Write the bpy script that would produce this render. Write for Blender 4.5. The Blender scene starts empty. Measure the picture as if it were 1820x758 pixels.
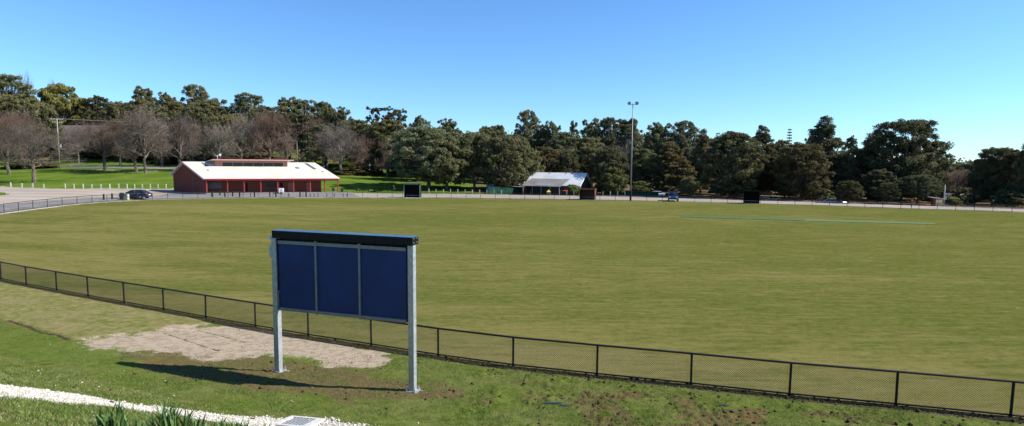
import bpy, math, random
import numpy as np
from mathutils import Vector, Matrix, Euler
random.seed(7); RNG = np.random.default_rng(7)
scene = bpy.context.scene
COL = scene.collection
# ------------------------------------------------------------------ camera
F = 1030.0; CX, CY = 910.0, 379.0; HC = 7.28
PITCH = math.atan(89.0/F); ROLL = math.radians(0.46)
R3 = Euler((math.pi/2-PITCH, 0, 0)).to_matrix() @ Matrix.Rotation(ROLL, 3, 'Z')
cam_d = bpy.data.cameras.new('camera'); cam = bpy.data.objects.new('camera', cam_d); COL.objects.link(cam)
cam.matrix_world = Matrix.Translation((0, 0, HC)) @ R3.to_4x4()
cam_d.sensor_width = 36; cam_d.lens = 36*F/1820; cam_d.clip_end = 9000; cam_d.clip_start = 0.1
scene.camera = cam
def ray(px, py):
    return (R3 @ Vector(((px-CX)/F, (CY-py)/F, -1))).normalized()
def project(p):
    q = R3.transposed() @ (Vector(p)-Vector((0, 0, HC)))
    return CX + F*q.x/-q.z, CY - F*q.y/-q.z
# ------------------------------------------------------------------ noise
def _h(ix, iy, s):
    n = (ix*374761393 + iy*668265263 + s*982451653) & 0xffffffff
    n = ((n ^ (n >> 13))*1274126177) & 0xffffffff
    return ((n ^ (n >> 16)) & 0xffff)/65535.0
def vnoise(x, y, s=0):
    x = np.asarray(x, float); y = np.asarray(y, float)
    xi = np.floor(x).astype(np.int64); yi = np.floor(y).astype(np.int64)
    fx = x-xi; fy = y-yi; fx = fx*fx*(3-2*fx); fy = fy*fy*(3-2*fy)
    a = _h(xi, yi, s); b = _h(xi+1, yi, s); c = _h(xi, yi+1, s); d = _h(xi+1, yi+1, s)
    return (a*(1-fx)+b*fx)*(1-fy)+(c*(1-fx)+d*fx)*fy
def fbm(x, y, s=0, o=4):
    t = 0; a = .5; n = 0
    for k in range(o):
        t = t + a*vnoise(x*2**k, y*2**k, s+k*17); n += a; a *= .55
    return t/n
def sst(t):
    t = np.clip(t, 0, 1); return t*t*(3-2*t)
# ------------------------------------------------------------------ terrain
def dish(x, y):
    l = 0.65*sst((-x-25)/30.0)
    return l*(1-0.6*sst((y-92)/25)*sst((x+92)/22))
def hit_f(px, py, hf, far=900):
    d = ray(px, py); o = Vector((0, 0, HC)); t = 2.0; st = .5
    def g(t):
        p = o+d*t; return p.z-float(hf(np.array([p.x]), np.array([p.y]))[0])
    while g(t) > 0 and t < far:
        t0 = t; t += st*(1+t*.02)
    if t >= far: return Vector((o+d*far))
    a, b = t0, t
    for _ in range(22):
        m = (a+b)/2
        if g(m) > 0: a = m
        else: b = m
    return o+d*a
NEAR_PX = [(2,496.6),(47,506.3),(101,516.4),(157,526.9),(221,538.6),(291,551.2),(366,565),(454,580.6),(548,597),(660,614),(779,633),(912,651),(1061,667),(1228,684),(1403,703),(1592,721),(1796,741)]
FAR_PX = [(8,378.4),(33,375),(55.6,371.9),(82.3,368.9),(107.8,365.7),(134.2,363),(160.9,360.9),(188,359),(215.7,357.5),(243,356),(273,355),(296,354.3),(350,353.3),(426,351.9),(500,351.5),(600,351.3),(640,351.3),(740,351.9),(840,352.8),(902,353.5),(1003,354.9),(1120,357),(1197,358.7),(1241,359.8),(1320,361.9),(1378,363.5),(1434,364.9),(1493,366.9),(1555,368.9),(1585,370.2),(1647,372.3),(1681,373.2),(1715,374.2),(1747,375.2),(1781,376.5),(1818,378.2)]
near_pts = [hit_f(*p, dish) for p in NEAR_PX]
far_pts = [hit_f(*p, dish) for p in FAR_PX]
pN, pF = near_pts, far_pts
right_join = [(20,14.2),(30,12.6),(50,14),(72,25),(88,44),(95,64),(92,82)]
left_join = [(-60.5,60),(-57,50),(-45,41.5),(-38,37.8)]
POLY = [(p.x, p.y) for p in pN]+right_join+[(p.x, p.y) for p in reversed(pF)]+left_join
def sdist(x, y, poly, closed=True):
    x = np.asarray(x, float); y = np.asarray(y, float)
    best = np.full(x.shape, 1e18); ins = np.zeros(x.shape, bool)
    n = len(poly)
    for i in range(n if closed else n-1):
        ax, ay = poly[i]; bx, by = poly[(i+1) % n]
        dx, dy = bx-ax, by-ay
        t = np.clip(((x-ax)*dx+(y-ay)*dy)/(dx*dx+dy*dy+1e-12), 0, 1)
        q = (x-ax-t*dx)**2+(y-ay-t*dy)**2
        best = np.minimum(best, q)
        c = (ay > y) != (by > y)
        with np.errstate(divide='ignore', invalid='ignore'):
            xx = (bx-ax)*(y-ay)/(by-ay if by != ay else 1e-12)+ax
        ins ^= c & (x < xx)
    d = np.sqrt(best)
    return np.where(ins, -d, d) if closed else d
QY = [0,132,150,170,190,215,260,320,600,5000]; QZ = [0,0,1.3,3.1,4.2,6.6,16.0,23,36,40]
WA = [-3,-.36,-.30,-.18,-.08,.0,.06,3]; WW = [1,1,.95,.75,.55,.22,.04,.03]
BD = [0,.8,3,6,8,10,17.5,30,90]; BZ = [0,.03,.15,.40,.75,1.55,5.35,6.1,6.2]
def terrain(x, y, d=None):
    x = np.asarray(x, float); y = np.asarray(y, float)
    if d is None: d = sdist(x, y, POLY)
    z = dish(x, y)
    out = np.clip(d, 0, None)
    nearf = 1-sst((y-38)/25)
    z = z+np.interp(out, BD, BZ)*nearf
    leftf = sst((-x-30)/20)*sst((y-60)/15)
    z = z+.35*sst(out/3)*leftf*(1-sst((y-100)/20)*sst((x+92)/22))
    a = x/np.maximum(y, 1)
    z = z+np.interp(y, QY, QZ)*np.interp(a, WA, WW)*(y > 0)
    dip = sst((x+6)/8)*(1-sst((x-34)/12))*sst((y-133)/5)*(1-sst((y-175)/20))
    z = z-.7*dip
    z = z-.5*sst((x-40)/30)*sst(out/30-.3)*(y>40)
    return z
def T(x, y): return float(terrain(np.array([x]), np.array([y]))[0])
def hit(px, py): return hit_f(px, py, terrain)
def at(px, Z):
    """ground point seen in column px at forward distance Z"""
    x = 0.0
    for _ in range(4):
        z = T(x, Z)
        # column px at the height of that point
        py = project((x, Z, z))[1]
        r = ray(px, py); x = r.x/r.y*Z
    return Vector((x, Z, T(x, Z)))
def zat(p, py):
    """height above datum of row py on the vertical line through p"""
    a, b = -5.0, 80.0
    for _ in range(40):
        m = (a+b)/2
        if project((p[0], p[1], m))[1] > py: a = m
        else: b = m
    return a
# ------------------------------------------------------------------ mesh helpers
def link(o, parent=None):
    COL.objects.link(o)
    if parent is not None: o.parent = parent
    return o
def np_mesh(name, V, Fc, mats, parent=None, smooth=False):
    me = bpy.data.meshes.new(name)
    V = np.asarray(V, np.float32).reshape(-1, 3); Fc = np.asarray(Fc, np.int32)
    k = Fc.shape[1]
    me.vertices.add(len(V)); me.vertices.foreach_set('co', V.ravel())
    me.loops.add(Fc.size); me.loops.foreach_set('vertex_index', Fc.ravel())
    me.polygons.add(len(Fc)); me.polygons.foreach_set('loop_start', np.arange(0, Fc.size, k, dtype=np.int32))
    me.polygons.foreach_set('loop_total', np.full(len(Fc), k, np.int32))
    if smooth: me.polygons.foreach_set('use_smooth', np.ones(len(Fc), bool))
    me.update(calc_edges=True)
    for m in (mats if isinstance(mats, (list, tuple)) else [mats]): me.materials.append(m)
    return link(bpy.data.objects.new(name, me), parent)
class MB:
    def __init__(s, fr=None): s.v = []; s.f = []; s.fr = fr
    def P(s, p): return s.fr(*p) if s.fr else tuple(p)
    def add(s, vs, fs):
        n = len(s.v); s.v += [s.P(p) for p in vs]; s.f += [tuple(i+n for i in f) for f in fs]
    def box(s, x0, x1, y0, y1, z0, z1):
        s.add([(x0,y0,z0),(x1,y0,z0),(x1,y1,z0),(x0,y1,z0),(x0,y0,z1),(x1,y0,z1),(x1,y1,z1),(x0,y1,z1)],
              [(0,3,2,1),(4,5,6,7),(0,1,5,4),(1,2,6,5),(2,3,7,6),(3,0,4,7)])
    def hexa(s, vs): s.add(vs, [(0,3,2,1),(4,5,6,7),(0,1,5,4),(1,2,6,5),(2,3,7,6),(3,0,4,7)])
    def tube(s, a, b, ra, rb=None, n=8, cap=True):
        rb = ra if rb is None else rb
        a = Vector(a); b = Vector(b); w = (b-a).normalized()
        u = w.orthogonal().normalized(); t = w.cross(u)
        vs = []
        for c, r in ((a, ra), (b, rb)):
            for k in range(n):
                g = 2*math.pi*k/n; vs.append(c+(u*math.cos(g)+t*math.sin(g))*r)
        fs = [(k, (k+1) % n, n+(k+1) % n, n+k) for k in range(n)]
        if cap: fs += [tuple(range(n-1, -1, -1)), tuple(range(n, 2*n))]
        s.add(vs, fs)
    def path(s, pts, rs, n=8):
        for i in range(len(pts)-1):
            r0 = rs[i] if isinstance(rs, (list, tuple)) else rs; r1 = rs[i+1] if isinstance(rs, (list, tuple)) else rs
            s.tube(pts[i], pts[i+1], r0, r1, n)
    def sphere(s, c, r, n=10, m=6, sc=(1,1,1)):
        vs = []; fs = []
        for i in range(m+1):
            p = math.pi*i/m
            for k in range(n):
                g = 2*math.pi*k/n
                vs.append((c[0]+r*sc[0]*math.sin(p)*math.cos(g), c[1]+r*sc[1]*math.sin(p)*math.sin(g), c[2]+r*sc[2]*math.cos(p)))
        for i in range(m):
            for k in range(n):
                fs.append((i*n+k, (i+1)*n+k, (i+1)*n+(k+1) % n, i*n+(k+1) % n))
        s.add(vs, fs)
    def build(s, name, mat, parent=None, bevel=0, smooth=False, loc=None):
        me = bpy.data.meshes.new(name); me.from_pydata([tuple(p) for p in s.v], [], s.f); me.update()
        me.materials.append(mat)
        if smooth:
            for p in me.polygons: p.use_smooth = True
        o = link(bpy.data.objects.new(name, me), parent)
        if loc is not None:
            me.transform(Matrix.Translation(-Vector(loc))); o.location = loc
        if bevel:
            b = o.modifiers.new('b', 'BEVEL'); b.width = bevel; b.segments = 2; b.limit_method = 'ANGLE'
        return o
def tag(o, label=None, cat=None, group=None, kind=None):
    if label: o['label'] = label
    if cat: o['category'] = cat
    if group: o['group'] = group
    if kind: o['kind'] = kind
    return o
def thing(name, loc, label, cat, group=None, rz=0):
    o = link(bpy.data.objects.new(name, None)); o.location = loc; o.rotation_euler = (0, 0, rz); o.empty_display_size = .3
    return tag(o, label, cat, group)
def copy_tree(o, parent=None, kids=None):
    c = o.copy(); COL.objects.link(c)
    if parent is not None: c.parent = parent
    for ch in list(o.children): copy_tree(ch, c)
    return c
# ------------------------------------------------------------------ materials
def srgb(r, g, b):
    f = lambda c: ((c/255+.055)/1.055)**2.4 if c > 10 else c/255/12.92
    return (f(r), f(g), f(b), 1)
class NT:
    def __init__(s, name):
        s.m = bpy.data.materials.new(name); s.m.use_nodes = True; s.t = s.m.node_tree; s.n = s.t.nodes
        s.b = s.n['Principled BSDF']; s.out = s.n['Material Output']
    def L(s, a, b): s.t.links.new(a, b)
    def node(s, t, **kw):
        n = s.n.new(t)
        for k, v in kw.items(): setattr(n, k, v)
        return n
    def pos(s, scale=(1,1,1), kind='geo'):
        m = s.node('ShaderNodeMapping'); m.inputs['Scale'].default_value = scale
        if kind == 'geo': s.L(s.node('ShaderNodeNewGeometry').outputs['Position'], m.inputs['Vector'])
        else: s.L(s.node('ShaderNodeTexCoord').outputs['Object'], m.inputs['Vector'])
        return m.outputs[0]
    def noise(s, vec, scale, detail=4, rough=.55, dist=0):
        n = s.node('ShaderNodeTexNoise'); n.inputs['Scale'].default_value = scale; n.inputs['Detail'].default_value = detail
        n.inputs['Roughness'].default_value = rough; n.inputs['Distortion'].default_value = dist
        if vec is not None: s.L(vec, n.inputs['Vector'])
        return n.outputs['Fac']
    def rng(s, v, a, b, c=0, d=1):
        n = s.node('ShaderNodeMapRange'); n.interpolation_type = 'SMOOTHSTEP'
        s.L(v, n.inputs['Value'])
        for i, x in zip(('From Min','From Max','To Min','To Max'), (a, b, c, d)): n.inputs[i].default_value = x
        return n.outputs[0]
    def mix(s, fac, a, b, mode='MIX'):
        n = s.node('ShaderNodeMix', data_type='RGBA', blend_type=mode)
        for k, v in (('Factor', fac), ('A', a), ('B', b)):
            sock = [i for i in n.inputs if i.name == k and (i.type == 'RGBA' or k == 'Factor') and i.enabled][0]
            if hasattr(v, 'links') or hasattr(v, 'is_linked'): s.L(v, sock)
            else: sock.default_value = v
        return [o for o in n.outputs if o.type == 'RGBA' and o.enabled][0]
    def math(s, op, a, b=None):
        n = s.node('ShaderNodeMath', operation=op)
        for i, v in enumerate((a, b)):
            if v is None: continue
            if hasattr(v, 'is_linked'): s.L(v, n.inputs[i])
            else: n.inputs[i].default_value = v
        return n.outputs[0]
    def bump(s, h, strength=.3, dist=.02):
        n = s.node('ShaderNodeBump'); n.inputs['Strength'].default_value = strength; n.inputs['Distance'].default_value = dist
        s.L(h, n.inputs['Height']); s.L(n.outputs[0], s.b.inputs['Normal'])
    def attr(s, name, sep=True):
        n = s.node('ShaderNodeAttribute', attribute_name=name)
        if not sep: return n
        p = s.node('ShaderNodeSeparateColor'); s.L(n.outputs['Color'], p.inputs[0])
        return p.outputs[0], p.outputs[1], p.outputs[2], n.outputs['Alpha']
    def done(s, col, rough=.9, metal=0, spec=.3):
        if hasattr(col, 'is_linked'): s.L(col, s.b.inputs['Base Color'])
        else: s.b.inputs['Base Color'].default_value = col
        s.b.inputs['Roughness'].default_value = rough; s.b.inputs['Metallic'].default_value = metal
        s.b.inputs['Specular IOR Level'].default_value = spec
        return s.m
def c4(r, g, b): return (r, g, b, 1)
def simple(name, col, rough=.7, metal=0, spec=.3, var=.18, sc=3.0, bump=0):
    t = NT(name); v = t.pos()
    n = t.noise(v, sc, 5)
    lo = c4(*[c*(1-var) for c in col[:3]]); hi = c4(*[min(1, c*(1+var)) for c in col[:3]])
    if bump: t.bump(t.noise(v, sc*6, 4), bump, .01)
    return t.done(t.mix(t.rng(n, .3, .7), lo, hi), rough, metal, spec)
M = {}
# ------------------------------------------------------------------ surface materials
def mat_turf():
    t = NT('oval_grass'); g = t.pos((.30, 1, 1)); g2 = t.pos((.55, 1, 1)); p = t.pos()
    a = t.noise(g, .075, 6, .66, .5); b = t.noise(g2, .33, 7, .72, .7); c = t.noise(p, 2.6, 5, .7); e = t.noise(p, 22, 3, .6)
    wear, _, _, _ = t.attr('zone')
    m = t.math('ADD', t.math('MULTIPLY', a, .95), t.math('MULTIPLY', b, .75)); m = t.math('ADD', m, t.math('MULTIPLY', c, .30))
    m = t.math('ADD', m, t.math('MULTIPLY', wear, .40))
    dry = t.rng(m, .86, 1.26)
    col = t.mix(dry, c4(.064, .086, .010), c4(.176, .148, .048))
    col = t.mix(t.rng(t.noise(t.pos((.2, 1, 1)), .028, 3), .44, .62, 0, .40), col, c4(.084, .096, .013))
    # mowing passes across the ground
    w = t.node('ShaderNodeTexWave', wave_type='BANDS', bands_direction='Y'); w.inputs['Scale'].default_value = .06; w.inputs['Distortion'].default_value = 1.6; w.inputs['Detail'].default_value = 2
    t.L(t.pos((.15, 1, 1)), w.inputs['Vector'])
    col = t.mix(t.rng(w.outputs['Fac'], .38, .62, 0, .22), col, c4(.088, .108, .018))
    s1 = t.noise(t.pos((.22, 1, 1)), 1.1, 5, .75); col = t.mix(t.rng(s1, .52, .68, 0, .42), col, c4(.245, .192, .092))
    s2 = t.noise(t.pos((.10, 1, 1)), 2.2, 6, .8, .4); col = t.mix(t.rng(s2, .50, .60, 0, .32), col, c4(.19, .165, .052)); col = t.mix(t.rng(s2, .38, .48, .5, 0), col, c4(.052, .070, .010)); col = t.mix(t.rng(s1, .28, .42, .5, 0), col, c4(.055, .075, .012))
    s3 = t.noise(t.pos((.28, 1, 1)), 3.6, 7, .82, .3); col = t.mix(t.rng(s3, .50, .60, 0, .32), col, c4(.205, .172, .066)); col = t.mix(t.rng(s3, .40, .49, .45, 0), col, c4(.045, .062, .009))
    spots = t.rng(t.noise(t.pos((.6, 1, 1)), 1.3, 2, .5), .76, .80)
    col = t.mix(t.math('MULTIPLY', spots, .4), col, c4(.34, .30, .18))
    col = t.mix(t.rng(e, .3, .7, 0, .28), col, c4(.07, .085, .02), 'MIX')
    col = t.mix(t.rng(c, .30, .72, .0, .30), col, c4(.180, .155, .06))
    t.bump(t.math('ADD', e, t.math('ADD', c, s3)), .8, .04)
    return t.done(col, 1, 0, 0)
def mat_ground():
    t = NT('ground_soil_and_grass'); p = t.pos()
    dirt, mud, gravel, sod = t.attr('maska'); mulch, lawn, litter, _ = t.attr('maskb')
    n1 = t.noise(p, .5, 5, .6); n2 = t.noise(p, 3.2, 6, .7); n3 = t.noise(p, 17, 5, .7); n4 = t.noise(p, 60, 3, .6)
    col = t.mix(t.rng(n2, .36, .64), c4(.060, .088, .012), c4(.142, .168, .036))
    col = t.mix(t.rng(n1, .35, .62, 0, .55), col, c4(.16, .165, .055))
    col = t.mix(t.rng(n4, .35, .75, 0, .5), col, c4(.035, .055, .01))
    col = t.mix(t.math('MULTIPLY', t.rng(n3, .56, .72), .4), col, c4(.24, .2, .1))
    lw = t.mix(t.rng(t.noise(p, .12, 5, .6), .36, .66), c4(.062, .108, .012), c4(.112, .158, .026))
    lw = t.mix(t.rng(n1, .35, .7, 0, .35), lw, c4(.13, .17, .03))
    col = t.mix(lawn, col, lw)
    li = t.mix(t.rng(n1, .35, .6), c4(.075, .05, .025), c4(.17, .12, .07))
    col = t.mix(litter, col, li)
    sg = t.mix(t.rng(n2, .34, .68), c4(.12, .135, .030), c4(.255, .215, .098))
    sg = t.mix(t.rng(n4, .4, .7, 0, .3), sg, c4(.06, .07, .02))
    sg = t.mix(t.rng(n1, .46, .66, 0, .45), sg, c4(.27, .2, .11))
    col = t.mix(sod, col, sg)
    mm = t.mix(t.rng(n3, .33, .66), c4(.070, .048, .024), c4(.155, .110, .060))
    mm = t.mix(t.rng(n1, .5, .62, 0, .6), mm, c4(.15, .075, .036))
    mf = t.rng(t.math('ADD', mud, t.math('MULTIPLY', t.math('SUBTRACT', n2, .5), .9)), .40, .66, 0, .85)
    col = t.mix(mf, col, mm)
    dd = t.mix(t.rng(n3, .3, .68), c4(.20, .150, .098), c4(.33, .27, .19))
    dd = t.mix(t.rng(n2, .40, .56, 0, .75), dd, c4(.40, .325, .235))
    df = t.rng(t.math('ADD', dirt, t.math('ADD', t.math('MULTIPLY', t.math('SUBTRACT', n3, .5), 1.0), t.math('MULTIPLY', t.math('SUBTRACT', n2, .5), .6))), .32, .66)
    col = t.mix(df, col, dd)
    gg = t.mix(t.rng(n4, .3, .62), c4(.30, .255, .20), c4(.52, .485, .42))
    gf = t.rng(t.math('ADD', gravel, t.math('MULTIPLY', t.math('SUBTRACT', n3, .5), .8)), .42, .56)
    col = t.mix(gf, col, gg)
    mu = t.mix(t.rng(n3, .42, .68), c4(.022, .016, .01), c4(.16, .12, .08))
    uf = t.rng(t.math('ADD', mulch, t.math('MULTIPLY', t.math('SUBTRACT', n3, .5), 1.0)), .4, .6, 0, .9)
    col = t.mix(uf, col, mu)
    t.bump(t.math('ADD', n3, n4), .8, .035)
    return t.done(col, 1, 0, 0)
def mat_road(name, a, b, patch, pf=.5):
    t = NT(name); p = t.pos(); s = t.pos((.3, 1, 1))
    n1 = t.noise(s, .22, 5, .6); n2 = t.noise(p, 6, 5, .7)
    col = t.mix(t.rng(n1, .35, .65), a, b)
    col = t.mix(t.rng(t.noise(s, .09, 4, .6), .45, .62, 0, pf), col, patch)
    col = t.mix(t.rng(n2, .3, .7, 0, .25), col, c4(a[0]*.6, a[1]*.6, a[2]*.6))
    t.bump(n2, .3, .01)
    return t.done(col, .92, 0, .2)
M['turf'] = mat_turf(); M['ground'] = mat_ground()
M['road'] = mat_road('ring_road_gravel', c4(.27,.235,.195), c4(.36,.31,.26), c4(.29,.26,.225))
M['carpark'] = mat_road('car_park_gravel', c4(.30,.24,.18), c4(.42,.35,.275), c4(.24,.22,.195), .6)
M['asphalt'] = mat_road('grey_asphalt', c4(.155,.147,.145), c4(.225,.21,.20), c4(.25,.225,.195), .6)
M['edging'] = mat_road('pale_edging', c4(.38,.33,.24), c4(.5,.45,.36), c4(.3,.26,.17), .5)
# ------------------------------------------------------------------ ground sheets
def polypx(pts): return [(q.x, q.y) for q in (hit(*p) for p in pts)]
PX_CARPARK = [(-60,400),(-60,328),(0,331),(60,334.5),(115,335.8),(200,335.5),(309,335.3),(313,346),(300,355),(230,358),(130,364),(60,372),(0,382)]
PX_PAD = [(196,360),(170,352),(215,346),(309,339),(309,352)]
PX_GREENISLE = [(-60,357),(-60,343),(0,342),(12,342.5),(14,346),(0,348)]
PX_PATH = [(60,294.5),(110,294.2),(200,294.8),(260,295.8),(330,298),(330,302),(260,299.6),(190,298.2),(110,297.2),(60,297)]
PX_PATH2 = [(140,300.6),(280,303.4),(280,305),(140,302.2)]
PX_DIRT = [(152,609),(250,590),(372,577),(420,580),(500,592),(600,607),(705,634),(668,652),(590,650),(520,636),(470,632),(430,640),(380,642),(300,632),(215,626)]
PX_BROWN = [(170,618),(300,630),(470,630),(560,642),(660,655),(740,676),(830,690),(860,706),(820,712),(720,722),(560,718),(420,690),(300,676),(230,655)]
PX_SOD = [(-80,478),(2,500),(101,520),(221,543),(291,556),(350,568),(372,577),(250,590),(130,606),(90,594),(40,578),(0,569),(-80,545)]
PX_GRAV = [(-80,674),(0,685),(60,692),(110,699),(160,706),(215,716),(300,726),(360,733),(440,742),(520,744),(600,749),(680,762),(700,775),(560,780),(480,775),(440,758),(380,750),(330,743),(250,731),(180,722),(60,712),(0,708),(-80,696)]
def soft(x, y, poly, w, amp, s):
    xm = np.array([p[0] for p in poly]); ym = np.array([p[1] for p in poly])
    out = np.zeros(x.shape)
    k = (x > xm.min()-3) & (x < xm.max()+3) & (y > ym.min()-3) & (y < ym.max()+3)
    if k.any():
        d = sdist(x[k], y[k], poly)+amp*(fbm(x[k]*1.7, y[k]*1.7, s)-.5)*2
        out[k] = sst(.5-d/w)
    return out
def build_ground():
    az = np.concatenate([np.linspace(-60, 60, 601), np.linspace(64, 296, 59)])
    r = [0.4]
    while r[-1] < 4500:
        q = r[-1]; r.append(q*(1.09 if q < 8 else 1.0036 if q < 46 else 1.0068 if q < 66 else 1.0042 if q < 138 else 1.0075 if q < 240 else 1.05))
    r = np.array(r); A, Rr = np.meshgrid(np.radians(az), r)
    X = Rr*np.sin(A); Y = Rr*np.cos(A)
    x = X.ravel(); y = Y.ravel()
    d = sdist(x, y, POLY); z = terrain(x, y, d)
    P = lambda q: polypx(q)
    pd, pb, ps, pg = P(PX_DIRT), P(PX_BROWN), P(PX_SOD), P(PX_GRAV)
    dirt = soft(x, y, pd, 1.5, .8, 3); brown = soft(x, y, pb, 1.6, 1.0, 5)*.62
    sod = soft(x, y, ps, .12, .06, 9); grav = soft(x, y, pg, .5, .34, 12)*(1-.45*sst((x+7)/3))
    nearb = (d > 0)*(y < 48)*(1-sst((np.hypot(x, y)-45)/10))
    # loose muddy patches on the right of the bank
    pat = sst((fbm(x*.75, y*1.1, 31, 6)-.50)/.09)
    rightb = nearb*sst((x+3)/5)*sst((d-.5)/1.0)*(1-sst((d-7.5)/2.5))
    mud = np.clip(brown+.58*pat*rightb, 0, 1)*(1-sod)
    mulch = nearb*(1-sst((d-.25)/.45))
    def line(pts, w, s):
        k = (np.hypot(x, y) < 45)&(y > 0); o_ = np.zeros_like(x); o_[k] = sst(1-(sdist(x[k], y[k], P(pts), False)+.10*(fbm(x[k]*4, y[k]*4, s)-.5))/w); return o_
    crack = line([(15,571),(45,580),(75,592),(100,596),(122,604)], .13, 21)
    trk = np.maximum(line([(290,591),(340,607),(388,623)], .13, 22), line([(352,586),(400,598),(436,608)], .10, 23)); trk = np.maximum(trk, line([(420,655),(560,660),(700,684),(860,712)], .10, 24))
    low = soft(x, y, P([(205,628),(290,614),(400,622),(470,622),(500,636),(470,654),(330,648)]), 1.0, .8, 27)
    dirt = dirt*(1-.38*low*sst((fbm(x*1.5, y*1.5, 29)-.3)/.2)); mud = np.maximum(mud, .62*low)
    mud = np.clip(mud+.5*trk, 0, 1); dirt = dirt*(1-.75*trk); mulch = np.maximum(mulch, crack)
    # lawns
    far = sst((y-60)/20)
    a = x/np.maximum(y, 1)
    lawn = far*np.ones_like(x)
    litn = fbm(x*.05, y*.05, 41, 4)
    lit = far*np.clip(sst((a+.12)/.12)*sst((litn-.36)/.1)+sst((a-.1)/.06), 0, 1)
    lit = np.maximum(lit, far*sst((y-198)/12)*sst((litn-.50)/.06)*.8)
    lit = lit*(1-sst((a+.41)/.02)*(1-sst((a+.325)/.02))*(y < 262))
    lawn_l = nearb*sst((fbm(x*.35, y*.35, 77, 4)-.42)/.2)*.35
    # micro relief of the bank
    rel = (fbm(x*2.2, y*2.2, 51, 4)-.5)*.05+(fbm(x*9, y*9, 52, 3)-.5)*.03
    cl = sst((fbm(x*4.2, y*8.0, 53, 4)-.56)/.08)*.075*np.clip(.10+pat*rightb*1.1+mud*.2, 0, 1)
    rut = sst((vnoise(x*.35+3, (y+.32*x)*2.6, 54)-.70)/.12)*-.05*rightb
    z = z+nearb*(rel*(1-.6*dirt)+cl*(1-dirt)*(1-grav)+rut)
    z = z-.06*crack-.04*trk+.05*sod-.03*dirt+.03*grav*fbm(x*6, y*6, 55, 2)
    nr, nc = X.shape
    idx = np.arange(nr*nc).reshape(nr, nc)
    i0 = idx[:-1]; i1 = idx[1:]
    nx = lambda q: np.roll(q, -1, axis=1)
    faces = np.stack([i0, nx(i0), nx(i1), i1], -1).reshape(-1, 4)[:, ::-1]
    fx = x[faces].mean(1) if False else None
    # classify the faces
    cx = (x[faces[:, 0]]+x[faces[:, 2]])/2; cy = (y[faces[:, 0]]+y[faces[:, 2]])/2
    bad = np.hypot(cx, cy) < 1
    dc = (d[faces[:, 0]]+d[faces[:, 2]])/2
    jit = (fbm(cx*.8, cy*.8, 61, 3)-.5)
    zone = np.zeros(len(faces), int)
    zone[dc < 0] = 1
    farc = cy > 52
    zone[(dc < -.12) & (dc > -1.0) & farc & (cx < -18)] = 5
    cpk = sdist(cx, cy, P(PX_CARPARK)); padd = sdist(cx, cy, P(PX_PAD)); isl = sdist(cx, cy, P(PX_GREENISLE))
    roadw = np.interp(cx, [-40, 0, 20, 45, 90], [15, 14, 13.5, 10.5, 9])+jit*.6
    zone[(dc >= 0) & (dc < roadw) & farc] = 2
    inF = (cx < -33) & (cx > -75) & (dc >= 0) & (dc < 30) & farc
    zone[(dc >= 0) & farc & (cpk+jit*1.5 < 0)] = 3
    zone[(dc >= 0) & (dc < 5.5+jit) & farc & (cx < -45)] = 4
    u = (cx+62)*.927+(cy-122)*.375; v = -(cx+62)*.375+(cy-122)*.927
    zone[(dc >= 0) & farc & (u > -10) & (u < 27.5) & (v > -40) & (v < 16) & (dc < 38) & ((u < 3) | (v < 2.6))] = 4
    zone[(isl+jit < 0)] = 0
    hp = np.minimum(sdist(cx, cy, P(PX_PATH)), sdist(cx, cy, P(PX_PATH2)))
    zone[hp < 0] = 4
    zone[cy < 50] = np.where(dc[cy < 50] < 0, 1, 0)
    wear = np.zeros_like(x)
    wn = fbm(x*.10, y*.3, 71, 4)
    wear = np.clip(sst((9+d)/9)*1.0*(y < 50)*sst((wn-.25)/.4)+.5*sst((-x-8)/28)*(y < 95)*sst((wn-.3)/.4)-.55*sst((x-8)/30)*sst((y-22)/30), 0, 1)
    names = {0: ('ground', M['ground']), 1: ('oval_turf', M['turf']), 2: ('ring_road', M['road']), 3: ('car_park', M['carpark']), 4: ('asphalt_driveway', M['asphalt']), 5: ('path_edging', M['edging'])}
    V = np.stack([x, y, z], 1)
    objs = {}
    for k, (nm, mt) in names.items():
        fsel = faces[zone == k]
        if not len(fsel): continue
        used, inv = np.unique(fsel, return_inverse=True)
        o = np_mesh(nm, V[used], inv.reshape(-1, 4), mt, smooth=True)
        tag(o, kind='structure')
        if k == 0:
            for an, arrs in (('maska', (dirt, mud, grav, sod)), ('maskb', (mulch, np.clip(lawn+lawn_l, 0, 1), lit, np.ones_like(x)))):
                at_ = o.data.attributes.new(an, 'FLOAT_COLOR', 'POINT')
                at_.data.foreach_set('color', np.stack([q[used] for q in arrs], 1).astype(np.float32).ravel())
        if k == 1:
            at_ = o.data.attributes.new('zone', 'FLOAT_COLOR', 'POINT')
            wv = wear[used]; at_.data.foreach_set('color', np.stack([wv, wv, wv, np.ones_like(wv)], 1).astype(np.float32).ravel())
        objs[k] = o
    return pg, pd, pb, ps
PGRAV, PDIRT, PBROWN, PSOD = build_ground()
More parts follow.
